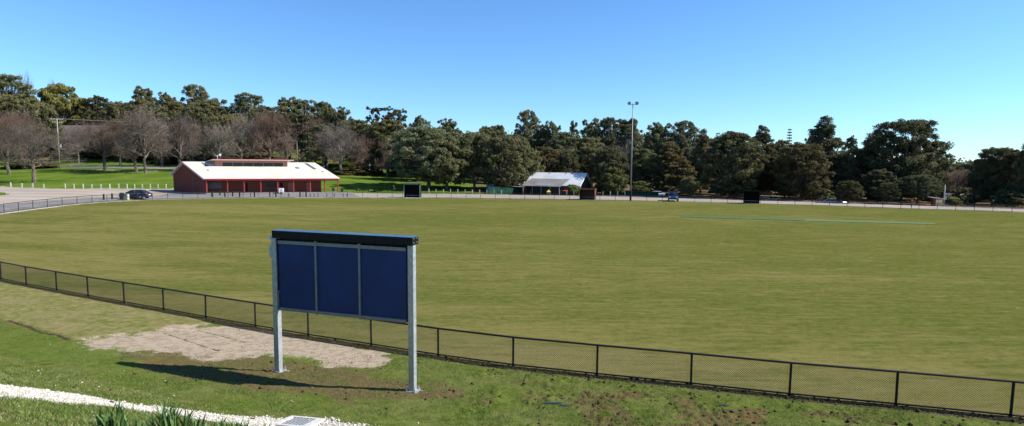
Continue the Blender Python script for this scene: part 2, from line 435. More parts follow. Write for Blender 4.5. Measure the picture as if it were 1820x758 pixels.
# ------------------------------------------------------------------ loose ground cover on the bank
def bank_samples(n, pred):
    a = np.radians(RNG.uniform(-46, 46, n)); r = np.sqrt(RNG.uniform(9**2, 38**2, n))
    r = np.where(RNG.random(n) < .6, RNG.uniform(10, 22, n), r)
    x = r*np.sin(a); y = r*np.cos(a)
    d = sdist(x, y, POLY)
    k = pred(x, y, d); return x[k], y[k], d[k]
def blades(name, x, y, z, h, w, lean, mat, label=None):
    n = len(x); g = RNG.uniform(0, 2*math.pi, n); cg, sg = np.cos(g), np.sin(g)
    lg = RNG.uniform(0, 2*math.pi, n); lx = np.cos(lg)*lean*h; ly = np.sin(lg)*lean*h
    V = np.zeros((n, 3, 3))
    V[:, 0] = np.stack([x-cg*w, y-sg*w, z], 1); V[:, 1] = np.stack([x+cg*w, y+sg*w, z], 1); V[:, 2] = np.stack([x+lx, y+ly, z+h], 1)
    return np_mesh(name, V.reshape(-1, 3), np.arange(3*n).reshape(-1, 3), mat)
def leaf_mat(name, a, b, trans=.25, scale=1.5, objcol=False):
    t = NT(name); p = t.pos(); n = t.noise(p, scale, 4, .6)
    col = t.mix(t.rng(n, .35, .65), a, b)
    if objcol:
        oi = t.node('ShaderNodeObjectInfo')
        col = t.mix(1.0, col, oi.outputs['Color'], 'MULTIPLY')
        tn = t.attr('tint')[0]
        col = t.mix(t.rng(tn, 0, 1, 0, .55), col, t.mix(1.0, col, c4(1.55, 1.35, 1.05), 'MULTIPLY'))
    t.done(col, .75, 0, .25)
    tr = t.node('ShaderNodeBsdfTranslucent'); ms = t.node('ShaderNodeMixShader'); ms.inputs[0].default_value = trans
    t.L(col, tr.inputs['Color']); t.L(t.b.outputs[0], ms.inputs[1]); t.L(tr.outputs[0], ms.inputs[2]); t.L(ms.outputs[0], t.out.inputs['Surface'])
    return t.m
M['blade'] = leaf_mat('grass_blade', c4(.085,.15,.02), c4(.17,.21,.05), .3, 1.2)
M['straw'] = leaf_mat('dry_straw', c4(.25,.2,.1), c4(.36,.31,.18), .2, 2)
def bankpred(x, y, d):
    g = fbm(x*1.1, y*1.4, 81, 4)
    dr = soft(x, y, PDIRT, .7, .3, 3)+soft(x, y, PGRAV, .5, .25, 12)
    sd = soft(x, y, PSOD, .3, .1, 9); br = soft(x, y, PBROWN, 1.4, .8, 5)
    pr = np.clip((g-.30)*4, 0, 1)*(1-np.clip(dr, 0, 1))*(1-.65*sd)*(1-.6*br)
    return (d > .35) & (y < 45) & (RNG.random(len(x)) < pr)
x, y, d = bank_samples(230000, bankpred)
hh = RNG.uniform(.02, .06, len(x))*(1+.8*(fbm(x*2, y*2, 83, 2) > .6))
o = blades('bank_grass', x, y, terrain(x, y, d)-.005+.02, hh, RNG.uniform(.004, .009, len(x)), .6, M['blade'])
tag(o, 'short green grass tufts growing over the near bank', 'grass', kind='stuff')
x, y, d = bank_samples(90000, lambda x, y, d: (d > .1) & (y < 45) & (RNG.random(len(x)) < .12+.5*(d < .6)+.8*(d > 8.0)))
o = blades('dry_grass', x, y, terrain(x, y, d)+.01, RNG.uniform(.015, .05, len(x)), RNG.uniform(.004, .008, len(x)), 1.3, M['straw'])
tag(o, 'scattered straw-coloured dead grass on the near bank', 'dry grass', kind='stuff')
# turf fringe just inside the near fence + a thin cover on the oval close to the fence
x, y, d = bank_samples(60000, lambda x, y, d: (d < .1) & (d > -6) & (y < 45) & (RNG.random(len(x)) < np.clip(.9+d*.14, 0, 1)))
o = blades('turf_fringe', x, y, terrain(x, y, d), RNG.uniform(.012, .035, len(x)), RNG.uniform(.004, .008, len(x)), 1.0, M['straw'])
tag(o, 'dry grass stalks on the oval along the near fence', 'dry grass', kind='stuff')
# clods and stones
def lumps(name, x, y, z, s, mat):
    base = [(1,0,0),(-1,0,0),(0,1,0),(0,-1,0),(0,0,1),(0,0,-.4)]
    fc = [(0,2,4),(2,1,4),(1,3,4),(3,0,4),(2,0,5),(1,2,5),(3,1,5),(0,3,5)]
    n = len(x); B = np.array(base)[None]*(s[:, None, None])*RNG.uniform(.55, 1.3, (n, 6, 3))
    g = RNG.uniform(0, 6.28, n); c, q = np.cos(g)[:, None], np.sin(g)[:, None]
    X = B[:, :, 0]*c-B[:, :, 1]*q; Y = B[:, :, 0]*q+B[:, :, 1]*c
    V = np.stack([X+x[:, None], Y+y[:, None], B[:, :, 2]*.7+z[:, None]], 2)
    Fc = (np.array(fc)[None]+6*np.arange(n)[:, None, None]).reshape(-1, 3)
    return np_mesh(name, V.reshape(-1, 3), Fc, mat)
M['clod'] = simple('damp_soil', c4(.06,.04,.022), .95, 0, .1, .4, 8)
M['stone'] = simple('white_crushed_rock', c4(.52,.485,.42), .85, 0, .2, .25, 14)
def clodpred(x, y, d):
    pat = sst((fbm(x*.75, y*1.1, 31, 6)-.48)/.10)*sst((x+3)/5)*(d < 8.5)
    return (d > .5) & (y < 40) & (np.hypot(x, y) > 14) & (RNG.random(len(x)) < pat*.8+.15*soft(x, y, PBROWN, 1, .5, 5)+.02)
x, y, d = bank_samples(12000, lambda x, y, d: clodpred(x, y, d) | ((d > -.12) & (d < .42) & (y < 40) & (RNG.random(len(x)) < .9)))
o = lumps('soil_clods', x, y, terrain(x, y, d)+.02, np.minimum(RNG.gamma(2., .015, len(x))+.010, .09), M['clod']); tag(o, 'dark clods of churned soil scattered on the bank', 'soil', kind='stuff')
x, y, d = bank_samples(260000, lambda x, y, d: RNG.random(len(x)) < soft(x, y, PGRAV, .45, .30, 12)**1.5*.9+.002*(d > 6))
o = lumps('crushed_rock', x, y, terrain(x, y, d)+.018, RNG.gamma(2.5, .0062, len(x))+.007, M['stone']); tag(o, 'white crushed rock spread in a strip along the bank', 'gravel', kind='stuff')
# pebbles on bare patch
M['pebble'] = simple('pale_rubble', c4(.30,.245,.185), .9, 0, .15, .3, 9)
x, y, d = bank_samples(90000, lambda x, y, d: RNG.random(len(x)) < soft(x, y, PDIRT, 1.2, .6, 3)*.25*sst((vnoise(x*.6, y*.9, 91)-.35)/.3))
o = lumps('dirt_rubble', x, y, terrain(x, y, d)-.02, RNG.gamma(2., .008, len(x))+.005, M['pebble']); tag(o, 'crumbled pale rubble on the bare dirt patch', 'rubble', kind='stuff')
# puddles
def puddle(px, py, w, l, nm='puddle'):
    p = hit(px, py); n = 28; vs = []; 
    for k in range(n):
        g = 2*math.pi*k/n; q = .7+.6*float(vnoise(np.array([math.cos(g)*1.6+px]), np.array([math.sin(g)*1.6]), 5)[0])
        vs.append((p.x+w*q*math.cos(g), p.y+l*q*math.sin(g), p.z+.022))
    m = MB(); zz = p.z+.035
    m.add([(a, b, zz) for a, b, _ in vs], [tuple(range(n))]); o = m.build(nm, M['water']); tag(o, kind='structure'); return o
t = NT('puddle_water'); t.done(c4(.03,.028,.025), .04, 0, .6); M['water'] = t.m
puddle(982, 718, .30, .06); puddle(1003, 722, .16, .05); puddle(1288, 722, .20, .035)
# ------------------------------------------------------------------ object materials
M['galv'] = simple('galvanised_steel', c4(.40,.42,.43), .45, .45, .5, .16, 9)
M['galv_dark'] = simple('dull_galvanised_rail', c4(.22,.22,.215), .55, .3, .4, .12, 7)
M['black_metal'] = simple('black_powder_coat', c4(.012,.013,.015), .5, 0, .35, .3, 6)
M['header'] = simple('black_housing', c4(.005,.005,.006), .5, 0, .2, .2, 4)
M['concrete'] = simple('pale_concrete', c4(.46,.44,.41), .85, 0, .2, .15, 12, .2)
M['concrete_dark'] = simple('weathered_concrete', c4(.30,.28,.25), .9, 0, .2, .2, 9)
def mat_panel():
    t = NT('navy_panel'); v = t.pos()
    col = t.mix(t.rng(t.noise(v, 1.1, 3), .3, .7), c4(.004,.022,.105), c4(.007,.032,.145))
    col = t.mix(t.rng(t.noise(v, 40, 2), .3, .7, 0, .3), col, c4(.004,.014,.05))
    return t.done(col, .55, 0, .35)
M['panel'] = mat_panel()
M['capping'] = simple('sky_sheen_capping', c4(.07,.12,.20), .25, .5, .5, .05, 4)  # blue in the base colour imitates sky reflected off the header top
# ------------------------------------------------------------------ scoreboard
def scoreboard():
    A = hit(495.5, 660); B = hit(733.5, 695)
    d = Vector((B.x-A.x, B.y-A.y, 0)); W = d.length; U = d/W; N = Vector((U.y, -U.x, 0))   # N faces the camera
    if N.dot(Vector((0,0,0))-A) < 0: N = -N
    ang = math.atan2(U.y, U.x)
    t = thing('scoreboard', (A.x, A.y, A.z), 'large dark blue scoreboard in three panels on two galvanised posts', 'scoreboard', None, ang)
    zt = A.z
    # local frame: x along the board, y away from the camera, z up from the left post's foot
    def zl(px, py, P): return zat(P, py)-zt
    hL = zl(0, 420, A); hR = zl(0, 437, B); H = (hL+hR)/2
    top = (zl(0, 408, A)+zl(0, 423, B))/2
    print('scoreboard W', W, 'H', H, 'top', top, 'A', A, 'B', B)
    s = .095
    posts = []
    for i, (xx, P) in enumerate(((0, A), (W, B))):
        zb = P.z-zt
        m = MB(); m.box(xx-s, xx+s, -s, s, zb-.1, H-.02)
        p = m.build('post', M['galv'], t, .012); posts.append(p)
        m = MB(); m.box(xx-.18, xx+.18, -.18, .18, zb-.05, zb+.03); pl = m.build('base_plate', M['galv'], p, .006)
        for a in (-1, 1):
            for b in (-1, 1):
                m = MB(); m.tube((xx+a*.14, b*.14, zb+.03), (xx+a*.14, b*.14, zb+.15), .014, n=6)
                m.tube((xx+a*.14, b*.14, zb+.05), (xx+a*.14, b*.14, zb+.085), .028, n=6); m.build('anchor_bolt', M['galv'], pl)
        m = MB(); m.box(xx-.24, xx+.24, -.24, .24, zb-.3, zb-.03); m.build('footing', M['concrete_dark'], p, .01)
    m = MB(); m.box(.03, W+.12, -.20, .22, H, top); hd = m.build('header_housing', M['header'], t, .012)
    m = MB(); m.box(.025, W+.125, -.205, .225, top+.001, top+.014); m.build('capping', M['capping'], hd, .004)
    for k in range(2):
        for j in range(2):
            m = MB(); m.tube((W+.12, -.10+.2*j, H+.07+.13*k), (W+.128, -.10+.2*j, H+.07+.13*k), .022, n=10)
            m.build('end_cap_bolt', M['galv_dark'], hd)
    b1 = zl(0, 551, A+U*.15); b2 = zl(0, 573, B-U*.15); bot = (b1+b2)/2
    x0, x1 = .17, W-.16
    yf = -.055
    m = MB(); m.box(x0, x1, yf-.04, yf+.03, H-.20, H-.09); m.build('top_rail', M['galv_dark'], t, .006)
    m = MB(); m.box(x0-.02, x1, yf-.04, yf+.03, bot, bot+.10); m.build('bottom_rail', M['galv_dark'], t, .006)
    n = 3; w = (x1-x0)/n
    xs = [x0, x0+w*.93, x0+w*1.96, x1]
    for k in range(3):
        a, b = xs[k]+(.03 if k else .0), xs[k+1]-(.03 if k < 2 else 0)
        m = MB(); m.box(a, b, yf, yf+.025, bot+.101, H-.201); m.build('panel', M['panel'], t, .003)
        for q in range(2):
            pass
    for k in (1, 2):
        m = MB(); m.box(xs[k]-.032, xs[k]+.032, yf-.05, yf+.028, bot-.02, H-.1); m.build('mullion', M['galv_dark'], t, .004)
        m = MB(); m.box(xs[k]-.05, xs[k]+.05, yf-.055, yf+.03, H-.125, H-.05); m.build('bracket', M['galv_dark'], t, .004)
    m = MB(); m.box(.096, x0-.005, -.05, .05, bot+.02, H-.04); m.build('side_channel', M['header'], t, .003)
    m = MB(); m.box(W-.155, W-.097, -.05, .05, bot+.02, H-.04); m.build('side_channel', M['header'], t, .003)
    m = MB(); m.box(x0, x1, .03, .06, H-.10, H-.001); m.build('fixing_strip', M['header'], t)
    m = MB(); m.box(-.205, -.096, -.06, .07, H-.66, H-.28); jb = m.build('junction_box', M['galv'], t, .012)
    m = MB(); m.tube((-.15, 0, H-.28), (-.15, 0, H-.04), .014, n=6); m.build('conduit', M['galv_dark'], jb)
    m = MB(); m.sphere((-.145, -.07, H-.02), .055, 10, 7); m.build('sensor', M['white'], t, smooth=True)
    m = MB(); m.box(.13, .155, -.09, -.06, bot+.10, bot+.62); m.box(.115, .20, -.09, -.06, bot+.63, bot+.65); m.build('latch', M['galv_dark'], t)
    return t
M['white'] = simple('white_paint', c4(.78,.78,.75), .5, 0, .4, .05, 5)
scoreboard()
# ------------------------------------------------------------------ boundary fence
def fence(name, label, pts, mesh_step, wire_r, sag, group=None, height=1.05, pr=.028):
    t = thing(name, tuple(pts[0]), label, 'fence'); inv = Matrix.Translation(-pts[0])
    first = None
    P = [Vector((p.x, p.y, T(p.x, p.y) if False else p.z)) for p in pts]
    for i, p in enumerate(P):
        if first is None:
            m = MB(); m.tube((0,0,-.15), (0,0,height+.01), pr, n=8); m.tube((0,0,0), (0,0,.04), pr+.012, n=8)
            o = first = m.build('post', M['black_metal'], t)
        else:
            o = first.copy(); COL.objects.link(o); o.parent = t
        o.location = p-pts[0]; o.rotation_euler = (random.uniform(-.012, .012), random.uniform(-.012, .012), 0)
    base = pts[0]
    m = MB(); 
    for a, b in zip(P[:-1], P[1:]): m.tube(a-base+Vector((0,0,height)), b-base+Vector((0,0,height)), pr*.95, n=8)
    m.build('top_rail', M['black_metal'], t)
    m = MB()
    for a, b in zip(P[:-1], P[1:]): m.tube(a-base+Vector((0,0,.055)), b-base+Vector((0,0,.055)), pr*.8, n=6)
    m.build('bottom_rail', M['black_metal'], t)
    # chain link: two families of slanted wires in each bay
    z0, z1 = .06, height-.015
    V = []; Fc = []
    for a, b in zip(P[:-1], P[1:]):
        a = a-base; b = b-base; L = (b-a).length; h = z1-z0; ex = (b-a)/L
        nrm = Vector((-ex.y, ex.x, 0)).normalized()
        for sgn in (1, -1):
            s = -h
            while s < L:
                # clip the diagonal (s,z0)->(s+h,z1) to the bay
                s0, s1 = s, s+h; q0, q1 = z0, z1
                c0, c1 = max(s0, 0), min(s1, L)
                if c1-c0 > .02:
                    qa = z0+(c0-s0); qb = z0+(c1-s0)
                    if sgn < 0: qa, qb = z1-(c0-s0), z1-(c1-s0)
                    p0 = a+ex*c0+Vector((0,0,qa))+nrm*(.004*sgn); p1 = a+ex*c1+Vector((0,0,qb))+nrm*(.004*sgn)
                    dv = (p1-p0).normalized(); sd = dv.cross(nrm)*wire_r; n = len(V)
                    dn = nrm*wire_r
                    for p_ in (p0, p1): V += [tuple(p_+sd), tuple(p_-sd*.5+dn), tuple(p_-sd*.5-dn)]
                    Fc += [(n, n+1, n+4, n+3), (n+1, n+2, n+5, n+4), (n+2, n, n+3, n+5)]
                s += mesh_step
    o = np_mesh('wire_mesh', V, Fc, M['wire'], t)
    return t
M['wire'] = simple('dark_fence_wire', c4(.035,.032,.028), .5, .2, .4, .2, 5)
ext = [Vector((18.6,15.0,0)), Vector((22,13.9,0))]
for e in ext: e.z = float(dish(np.array([e.x]), np.array([e.y]))[0])
lft = []
q = Vector((pN[0].x-pN[1].x, pN[0].y-pN[1].y, 0)).normalized()*2.95
for k in (2, 1):
    e = pN[0]+q*k; e.z = float(dish(np.array([e.x]), np.array([e.y]))[0]); lft.append(e)
lj = [Vector((a_, b_, 0)) for a_, b_ in [(-40.9,39.2),(-43.6,40.7),(-46.2,42.4),(-48.6,44.2)]]
for e in lj: e.z = float(dish(np.array([e.x]), np.array([e.y]))[0])
lft = lj[::-1]+[Vector((-38.2,37.9,lft[0].z))]+lft
fence('boundary_fence', 'low black chain-link fence with pipe rail crossing just behind the scoreboard', lft+pN+ext, .068, .0034, 0, height=1.06, pr=.038)
# far stretch, split where the shelters interrupt it
def resample(pts, n_extra=None):
    return pts
def far_points():
    ctl = [(8-26,383.5),(8-13,381)]+FAR_PX
    out = []
    px = -18.0
    cx_ = [p[0] for p in ctl]; cy_ = [p[1] for p in ctl]
    while px < 1850:
        out.append((px, float(np.interp(px, cx_, cy_))))
        px += float(np.interp(px, [0, 200, 900, 1240, 1500, 1820], [25.5, 27, 26, 29, 31.5, 34]))
    return out
fpx = far_points()
gaps = [(716, 748), (1028, 1058), (1319, 1351)]
segs = [[]]
for (px, py) in fpx:
    hitgap = any(a-4 < px < b+4 for a, b in gaps)
    if hitgap:
        if segs[-1]: segs.append([])
        continue
    segs[-1].append(hit_f(px, py, dish))
labels = ['black pipe-rail fence curving along the car park and pavilion at left', 'black pipe-rail fence across the far side between green-roofed and brown shelters',
          'black pipe-rail fence across the far side past the tall light pole', 'black pipe-rail fence across the far side at right, beyond the black shelter']
def gap_end(px):
    return hit_f(px, float(np.interp(px, [p[0] for p in FAR_PX], [p[1] for p in FAR_PX])), dish)
for i, (a, b) in enumerate(gaps):
    segs[i].append(gap_end(a-.5)); segs[i+1].insert(0, gap_end(b+.5))
for s, lb in zip(segs, labels):
    fence('boundary_fence', lb, s, .16, .0045, 0, height=1.1, pr=.036)
# ------------------------------------------------------------------ drain grate
def drain():
    A = hit(518, 741.5); B = hit(579.5, 747); C = hit(497, 757)
    U = Vector((B.x-A.x, B.y-A.y, 0)); W = U.length; U.normalize(); 
    t = thing('drain_pit', (A.x, A.y, A.z+.015), 'concrete drainage pit with a dark slotted grate set in the bank', 'drain', None, math.atan2(U.y, U.x))
    # local -y runs toward the camera
    D = 1.1
    sl = (T(*( (A+Vector((U.y,-U.x,0))*D).xy ))-A.z)/D
    sx = (T(*((A+U*1.0).xy))-A.z)
    f = lambda x, y, z: (x, y, z-y*sl+x*sx)
    r = .13
    m = MB(f); m.box(0, W, -r, 0, -.2, .03); m.box(0, W, -D, -D+r, -.2, .03); m.box(0, r, -D+r, -r, -.2, .03); m.box(W-r-.08, W, -D+r, -r, -.2, .03); m.build('concrete_surround', M['concrete'], t, .008)
    m = MB(f); m.box(r, W-r-.08, -D+r, -r, -.2, -.10); m.build('pit_floor', M['black_metal'], t)
    m = MB(f); n = 7; w = (W-2*r-.08)/n
    for k in range(1, n): m.box(r+k*w-.012, r+k*w+.012, -D+r, -r, -.04, .02)
    m.box(r, W-r-.08, -.56, -.54, -.04, .012)
    m.build('grate', M['galv'], t)
    m = MB(f)
    for k in range(n): m.box(r+k*w+.015, r+(k+1)*w-.015, -D+r+.02, -r-.02, -.02, .0)
    m.build('grate_plate', M['grate_dark'], t)
M['grate_dark'] = simple('dark_grate_steel', c4(.03,.034,.038), .7, .1, .4, .2, 8)
drain()
# ------------------------------------------------------------------ strap-leaved plants along the bottom edge
def mat_iris():
    t = NT('strap_leaf'); v = t.pos()
    col = t.mix(t.rng(t.noise(v, 6, 3), .3, .7), c4(.05,.11,.03), c4(.12,.20,.05))
    t.done(col, .5, 0, .4)
    tr = t.node('ShaderNodeBsdfTranslucent'); ms = t.node('ShaderNodeMixShader'); ms.inputs[0].default_value = .2
    t.L(col, tr.inputs['Color']); t.L(t.b.outputs[0], ms.inputs[1]); t.L(tr.outputs[0], ms.inputs[2]); t.L(ms.outputs[0], t.out.inputs['Surface'])
    return t.m
M['iris'] = mat_iris()
def iris(px, py, hgt, n, spread, label, sd):
    p = hit(px, py); rr = random.Random(sd); V = []; Fc = []
    for k in range(n):
        fan = rr.randint(0, 3); g = fan*1.3+rr.uniform(-.35, .35)+rr.choice([0, math.pi])
        bx, by = rr.gauss(0, spread*.35), rr.gauss(0, spread*.3)
        h = hgt*rr.uniform(.55, 1.05); lean = rr.uniform(.05, .55); w = rr.uniform(.014, .024); seg = 6
        face = g+math.pi/2+rr.uniform(-.5, .5)
        wx, wy = math.cos(face)*w, math.sin(face)*w
        ln = len(V)
        for s in range(seg+1):
            u = s/seg; o = lean*h*(u**1.8); z = h*(u-.22*lean*u**3)
            ww = (1-u**3)*(.75+.5*math.sin(min(u*3, 1.57)))
            x = bx+math.cos(g)*o; y = by+math.sin(g)*o
            V += [(x-wx*ww, y-wy*ww, z-.06), (x+math.cos(g)*.004, y+math.sin(g)*.004, z-.06+.004), (x+wx*ww, y+wy*ww, z-.06)]
        for s in range(seg):
            a = ln+3*s
            Fc += [(a, a+1, a+4, a+3), (a+1, a+2, a+5, a+4)]
    o = np_mesh('strap_leaf_plant', V, Fc, M['iris'], smooth=True); o.location = p
    tag(o, label, 'plant', 'strap-leaved plants along the lower edge of the bank')
iris(197, 763, .52, 46, .34, 'leftmost clump of green strap leaves below the white gravel strip', 1)
iris(297, 766, .60, 70, .40, 'tall dense clump of dark green strap leaves, second from left', 2)
iris(246, 768, .30, 22, .34, 'small sparse strap-leaf clump between the two tall clumps at left', 3)
iris(344, 771, .44, 34, .34, 'medium strap-leaf clump just right of the tallest clump', 4)
iris(388, 774, .42, 34, .34, 'low strap-leaf clump halfway between tallest clump and drain pit', 5)
iris(424, 776, .47, 36, .32, 'strap-leaf clump second nearest the drain pit', 6)
iris(461, 778, .42, 30, .30, 'strap-leaf clump nearest the drain pit', 7)
# ------------------------------------------------------------------ cricket pitch cover strips
M['synth'] = simple('green_synthetic', c4(.062,.112,.045), .9, 0, .1, .15, 2)
M['synth2'] = simple('faded_green_synthetic', c4(.098,.145,.062), .9, 0, .1, .12, 2)
def strip(name, pxs, mat, lab, th=.04):
    P = [hit_f(a, b, dish) for a, b in pxs]; m = MB(); n = 24; k = 0
    for i in range(n):
        def pt(u, s): 
            a, b = (P[0], P[1]) if s == 0 else (P[3], P[2])
            q = a.lerp(b, u); return Vector((q.x, q.y, float(dish(np.array([q.x]), np.array([q.y]))[0])))
        a, b, c, d_ = pt(i/n, 0), pt((i+1)/n, 0), pt((i+1)/n, 1), pt(i/n, 1)
        up = Vector((0, 0, th))
        m.hexa([d_, c, b, a, d_+up, c+up, b+up, a+up])
    o = m.build(name, mat); tag(o, lab, 'pitch'); return o
strip('pitch_cover', [(1210,383.6),(1432,390.2),(1425,393.2),(1210,386.4)], M['synth'], 'dark green synthetic strip laid on the oval, left half of the pitch')
strip('pitch_cover', [(1434,390.2),(1655,396.8),(1668,399.6),(1426,393.2)], M['synth2'], 'paler faded green synthetic strip on the oval, right half of the pitch')
# ------------------------------------------------------------------ pavilion
def mat_brick(name, a, b, mo):
    t = NT(name); br = t.node('ShaderNodeTexBrick'); mp = t.node('ShaderNodeMapping'); g = t.node('ShaderNodeNewGeometry')
    s = t.node('ShaderNodeSeparateXYZ'); t.L(g.outputs['Position'], s.inputs[0]); c = t.node('ShaderNodeCombineXYZ')
    t.L(t.math('ADD', s.outputs[0], s.outputs[1]), c.inputs[0]); t.L(s.outputs[2], c.inputs[1])
    t.L(c.outputs[0], br.inputs['Vector']); br.inputs['Scale'].default_value = 4.0; br.inputs['Mortar Size'].default_value = .012
    br.inputs['Color1'].default_value = a; br.inputs['Color2'].default_value = b; br.inputs['Mortar'].default_value = mo
    col = t.mix(t.rng(t.noise(t.pos(), .8, 4), .3, .7, 0, .4), br.outputs[0], c4(a[0]*.7, a[1]*.7, a[2]*.7))
    return t.done(col, .9, 0, .15)
M['brick'] = mat_brick('red_brick', c4(.20,.055,.034), c4(.14,.038,.026), c4(.14,.095,.08))
M['brick_pink'] = mat_brick('pinkish_brick', c4(.52,.23,.17), c4(.42,.18,.13), c4(.4,.3,.26))
M['redpaint'] = simple('red_painted_steel', c4(.42,.055,.05), .5, 0, .4, .12, 2)
M['pinkpaint'] = simple('faded_fascia', c4(.62,.42,.38), .6, 0, .3, .08, 2)
def mat_roof(name, a, b, rough=.5, scale=2.2, metal=0.0):
    t = NT(name); v = t.pos()
    col = t.mix(t.rng(t.noise(v, .35, 5, .7), .35, .68), a, b)
    col = t.mix(t.rng(t.noise(v, 3, 4, .7), .5, .8, 0, .35), col, c4(b[0]*.7, b[1]*.66, b[2]*.6))
    w = t.node('ShaderNodeTexWave', bands_direction='DIAGONAL'); w.inputs['Scale'].default_value = scale; t.L(v, w.inputs['Vector'])
    t.bump(w.outputs['Fac'], .25, .02)
    return t.done(col, rough, metal, .4)
M['roofwhite'] = mat_roof('cream_metal_roof', c4(.60,.565,.475), c4(.50,.46,.37))
M['roofwhite2'] = mat_roof('white_metal_roof', c4(.66,.665,.65), c4(.50,.51,.50))
M['roofgrey'] = mat_roof('weathered_grey_roof', c4(.20,.19,.18), c4(.14,.135,.13), .85)
M['rooftile'] = mat_roof('brown_tile_roof', c4(.10,.075,.07), c4(.16,.12,.11), .9)
M['rooftile_red'] = mat_roof('terracotta_tile_roof', c4(.34,.10,.07), c4(.24,.08,.06), .9)
t = NT('dark_glass'); t.done(c4(.018,.022,.026), .12, 0, .6); M['glass'] = t.m
M['shutter'] = simple('grey_shutter', c4(.10,.10,.105), .6, 0, .3, .1, 4)
M['dark'] = simple('dark_interior', c4(.012,.012,.013), .9, 0, .1, .1, 2)
M['door_mid'] = simple('reddish_door', c4(.24,.10,.085), .6, 0, .3, .1, 3)
M['woodpost'] = simple('weathered_pale_timber', c4(.40,.39,.34), .9, 0, .1, .18, 6)
M['darkpost'] = simple('dark_timber', c4(.025,.024,.023), .9, 0, .1, .2, 6)
M['binblue'] = simple('dark_blue_plastic', c4(.015,.022,.04), .5, 0, .4, .1, 4)
M['bingreen'] = simple('dark_green_plastic', c4(.012,.03,.02), .5, 0, .4, .1, 4)
def pavilion():
    O = at(367, 121.0)
    Ud = Vector((.927, .375, 0)); Vd = Vector((-.788, .616, 0))
    a = (601-CX)/F; a = ray(601, 342); a = a.x/a.y
    L = (a*O.y-O.x)/(Ud.x-a*Ud.y)
    a2 = ray(309, 342); a2 = a2.x/a2.y
    D = (O.x-a2*O.y)/(a2*Vd.y-Vd.x)
    zf = zat(O, 343.6)
    zfr = zat(O+Ud*L, 342.3)
    z0 = (zf+zfr)/2
    print('pavilion L', L, 'D', D, 'z', zf, zfr, 'terr', O.z)
    t = thing('brick_pavilion', (O.x, O.y, z0), 'long low red brick sports pavilion with cream metal roof and red verandah posts', 'building')
    fr = lambda u, v, z: (Ud.x*u+Vd.x*v, Ud.y*u+Vd.y*v, z)
    W = lambda u, v, z: Vector(fr(u, v, z))+Vector((O.x, O.y, z0))
    eave = zat(O, 317.8)-z0; VW = 2.3; RV = D*.60
    rp = W(0, RV, 0); ridge = zat(rp, 288.5)-z0
    rq = W(L-.2, RV, 0)
    beave = eave+.5
    print('eave', eave, 'ridge', ridge, 'beave', beave, 'VW', VW, 'RV', RV)
    rz = lambda v: eave+(ridge-eave)*(v/RV) if v <= RV else ridge+(beave-ridge)*((v-RV)/(D-RV))
    # walls
    m = MB(fr)
    th = .25
    m.box(0, th, 0, D, -.6, eave-.15)
    m.box(L-2.6, L-2.6+th, VW+th, D, -.6, eave-.1)
    m.box(th, L-2.6+th, VW, VW+th, -.6, eave+.4)
    m.box(th, L-2.6, D-th, D, -.6, beave-.2)
    for uu in (0, L-2.6):
        y0 = 0 if uu == 0 else VW
        zz = eave-.15
        pr = [(y0, zz), (y0, max(zz+.01, rz(y0)-.08)), (RV, ridge-.08), (D, beave-.08), (D, zz)]
        v = [(uu, y, z) for y, z in pr]+[(uu+th, y, z) for y, z in pr]
        n = len(pr)
        m.add(v, [tuple(range(n-1, -1, -1)), tuple(range(n, 2*n))]+[(k, (k+1) % n, n+(k+1) % n, n+k) for k in range(n)])
    wall = m.build('wall', M['brick'], t)
    m = MB(fr); m.box(-.05, -.012, RV*.62, RV*.62+.10, -.5, ridge*.8); m.build('downpipe', M['shutter'], t)
    m = MB(fr); m.box(-.3, L+.8, -.5, VW, -.7, .02); m.build('verandah_floor', M['concrete_dark'], t)
    # roof: front slope, back slope, thin slabs
    ov = .35; q = .10; xo = -.55; x1 = L+.35
    m = MB(fr)
    fe = rz(0)-(ridge-eave)/RV*ov
    # the ridge is drawn in at the right end as on the real roof
    m.hexa([(xo,-ov,fe),(x1,-ov,fe),(x1,RV,ridge),(xo,RV,ridge),(xo,-ov,fe+q),(x1,-ov,fe+q),(x1,RV,ridge+q),(xo,RV,ridge+q)])
    be = rz(D)-(ridge-beave)/(D-RV)*ov
    m.hexa([(xo,RV,ridge),(x1,RV,ridge),(x1,D+ov,be),(xo,D+ov,be),(xo,RV,ridge+q),(x1,RV,ridge+q),(x1,D+ov,be+q),(xo,D+ov,be+q)])
    roof = m.build('roof', M['roofwhite'], t)
    m = MB(fr); m.box(xo, x1, RV-.12, RV+.12, ridge+q-.01, ridge+q+.05); m.build('ridge_cap', M['roofwhite'], roof)
    # barge boards on the left gable and the front fascia/gutter
    m = MB(fr)
    for X in (xo-.06,):
        m.hexa([(X,-ov-.05,fe-.20),(X+.05,-ov-.05,fe-.20),(X+.05,RV,ridge-.20),(X,RV,ridge-.20),(X,-ov-.05,fe+q+.03),(X+.05,-ov-.05,fe+q+.03),(X+.05,RV,ridge+q+.03),(X,RV,ridge+q+.03)])
        m.hexa([(X,RV,ridge-.20),(X+.05,RV,ridge-.20),(X+.05,D+ov,be-.20),(X,D+ov,be-.20),(X,RV,ridge+q+.03),(X+.05,RV,ridge+q+.03),(X+.05,D+ov,be+q+.03),(X,D+ov,be+q+.03)])
    m.build('barge_board', M['pinkpaint'], t)
    m = MB(fr); m.box(xo, x1+.05, -ov-.13, -ov-.002, fe-.10, fe+q+.0); m.build('gutter', M['redpaint'], t)
    m = MB(fr); m.box(-.1, L+.1, -.07, .07, eave-.50, eave-.24); m.build('verandah_beam', M['redpaint'], t)
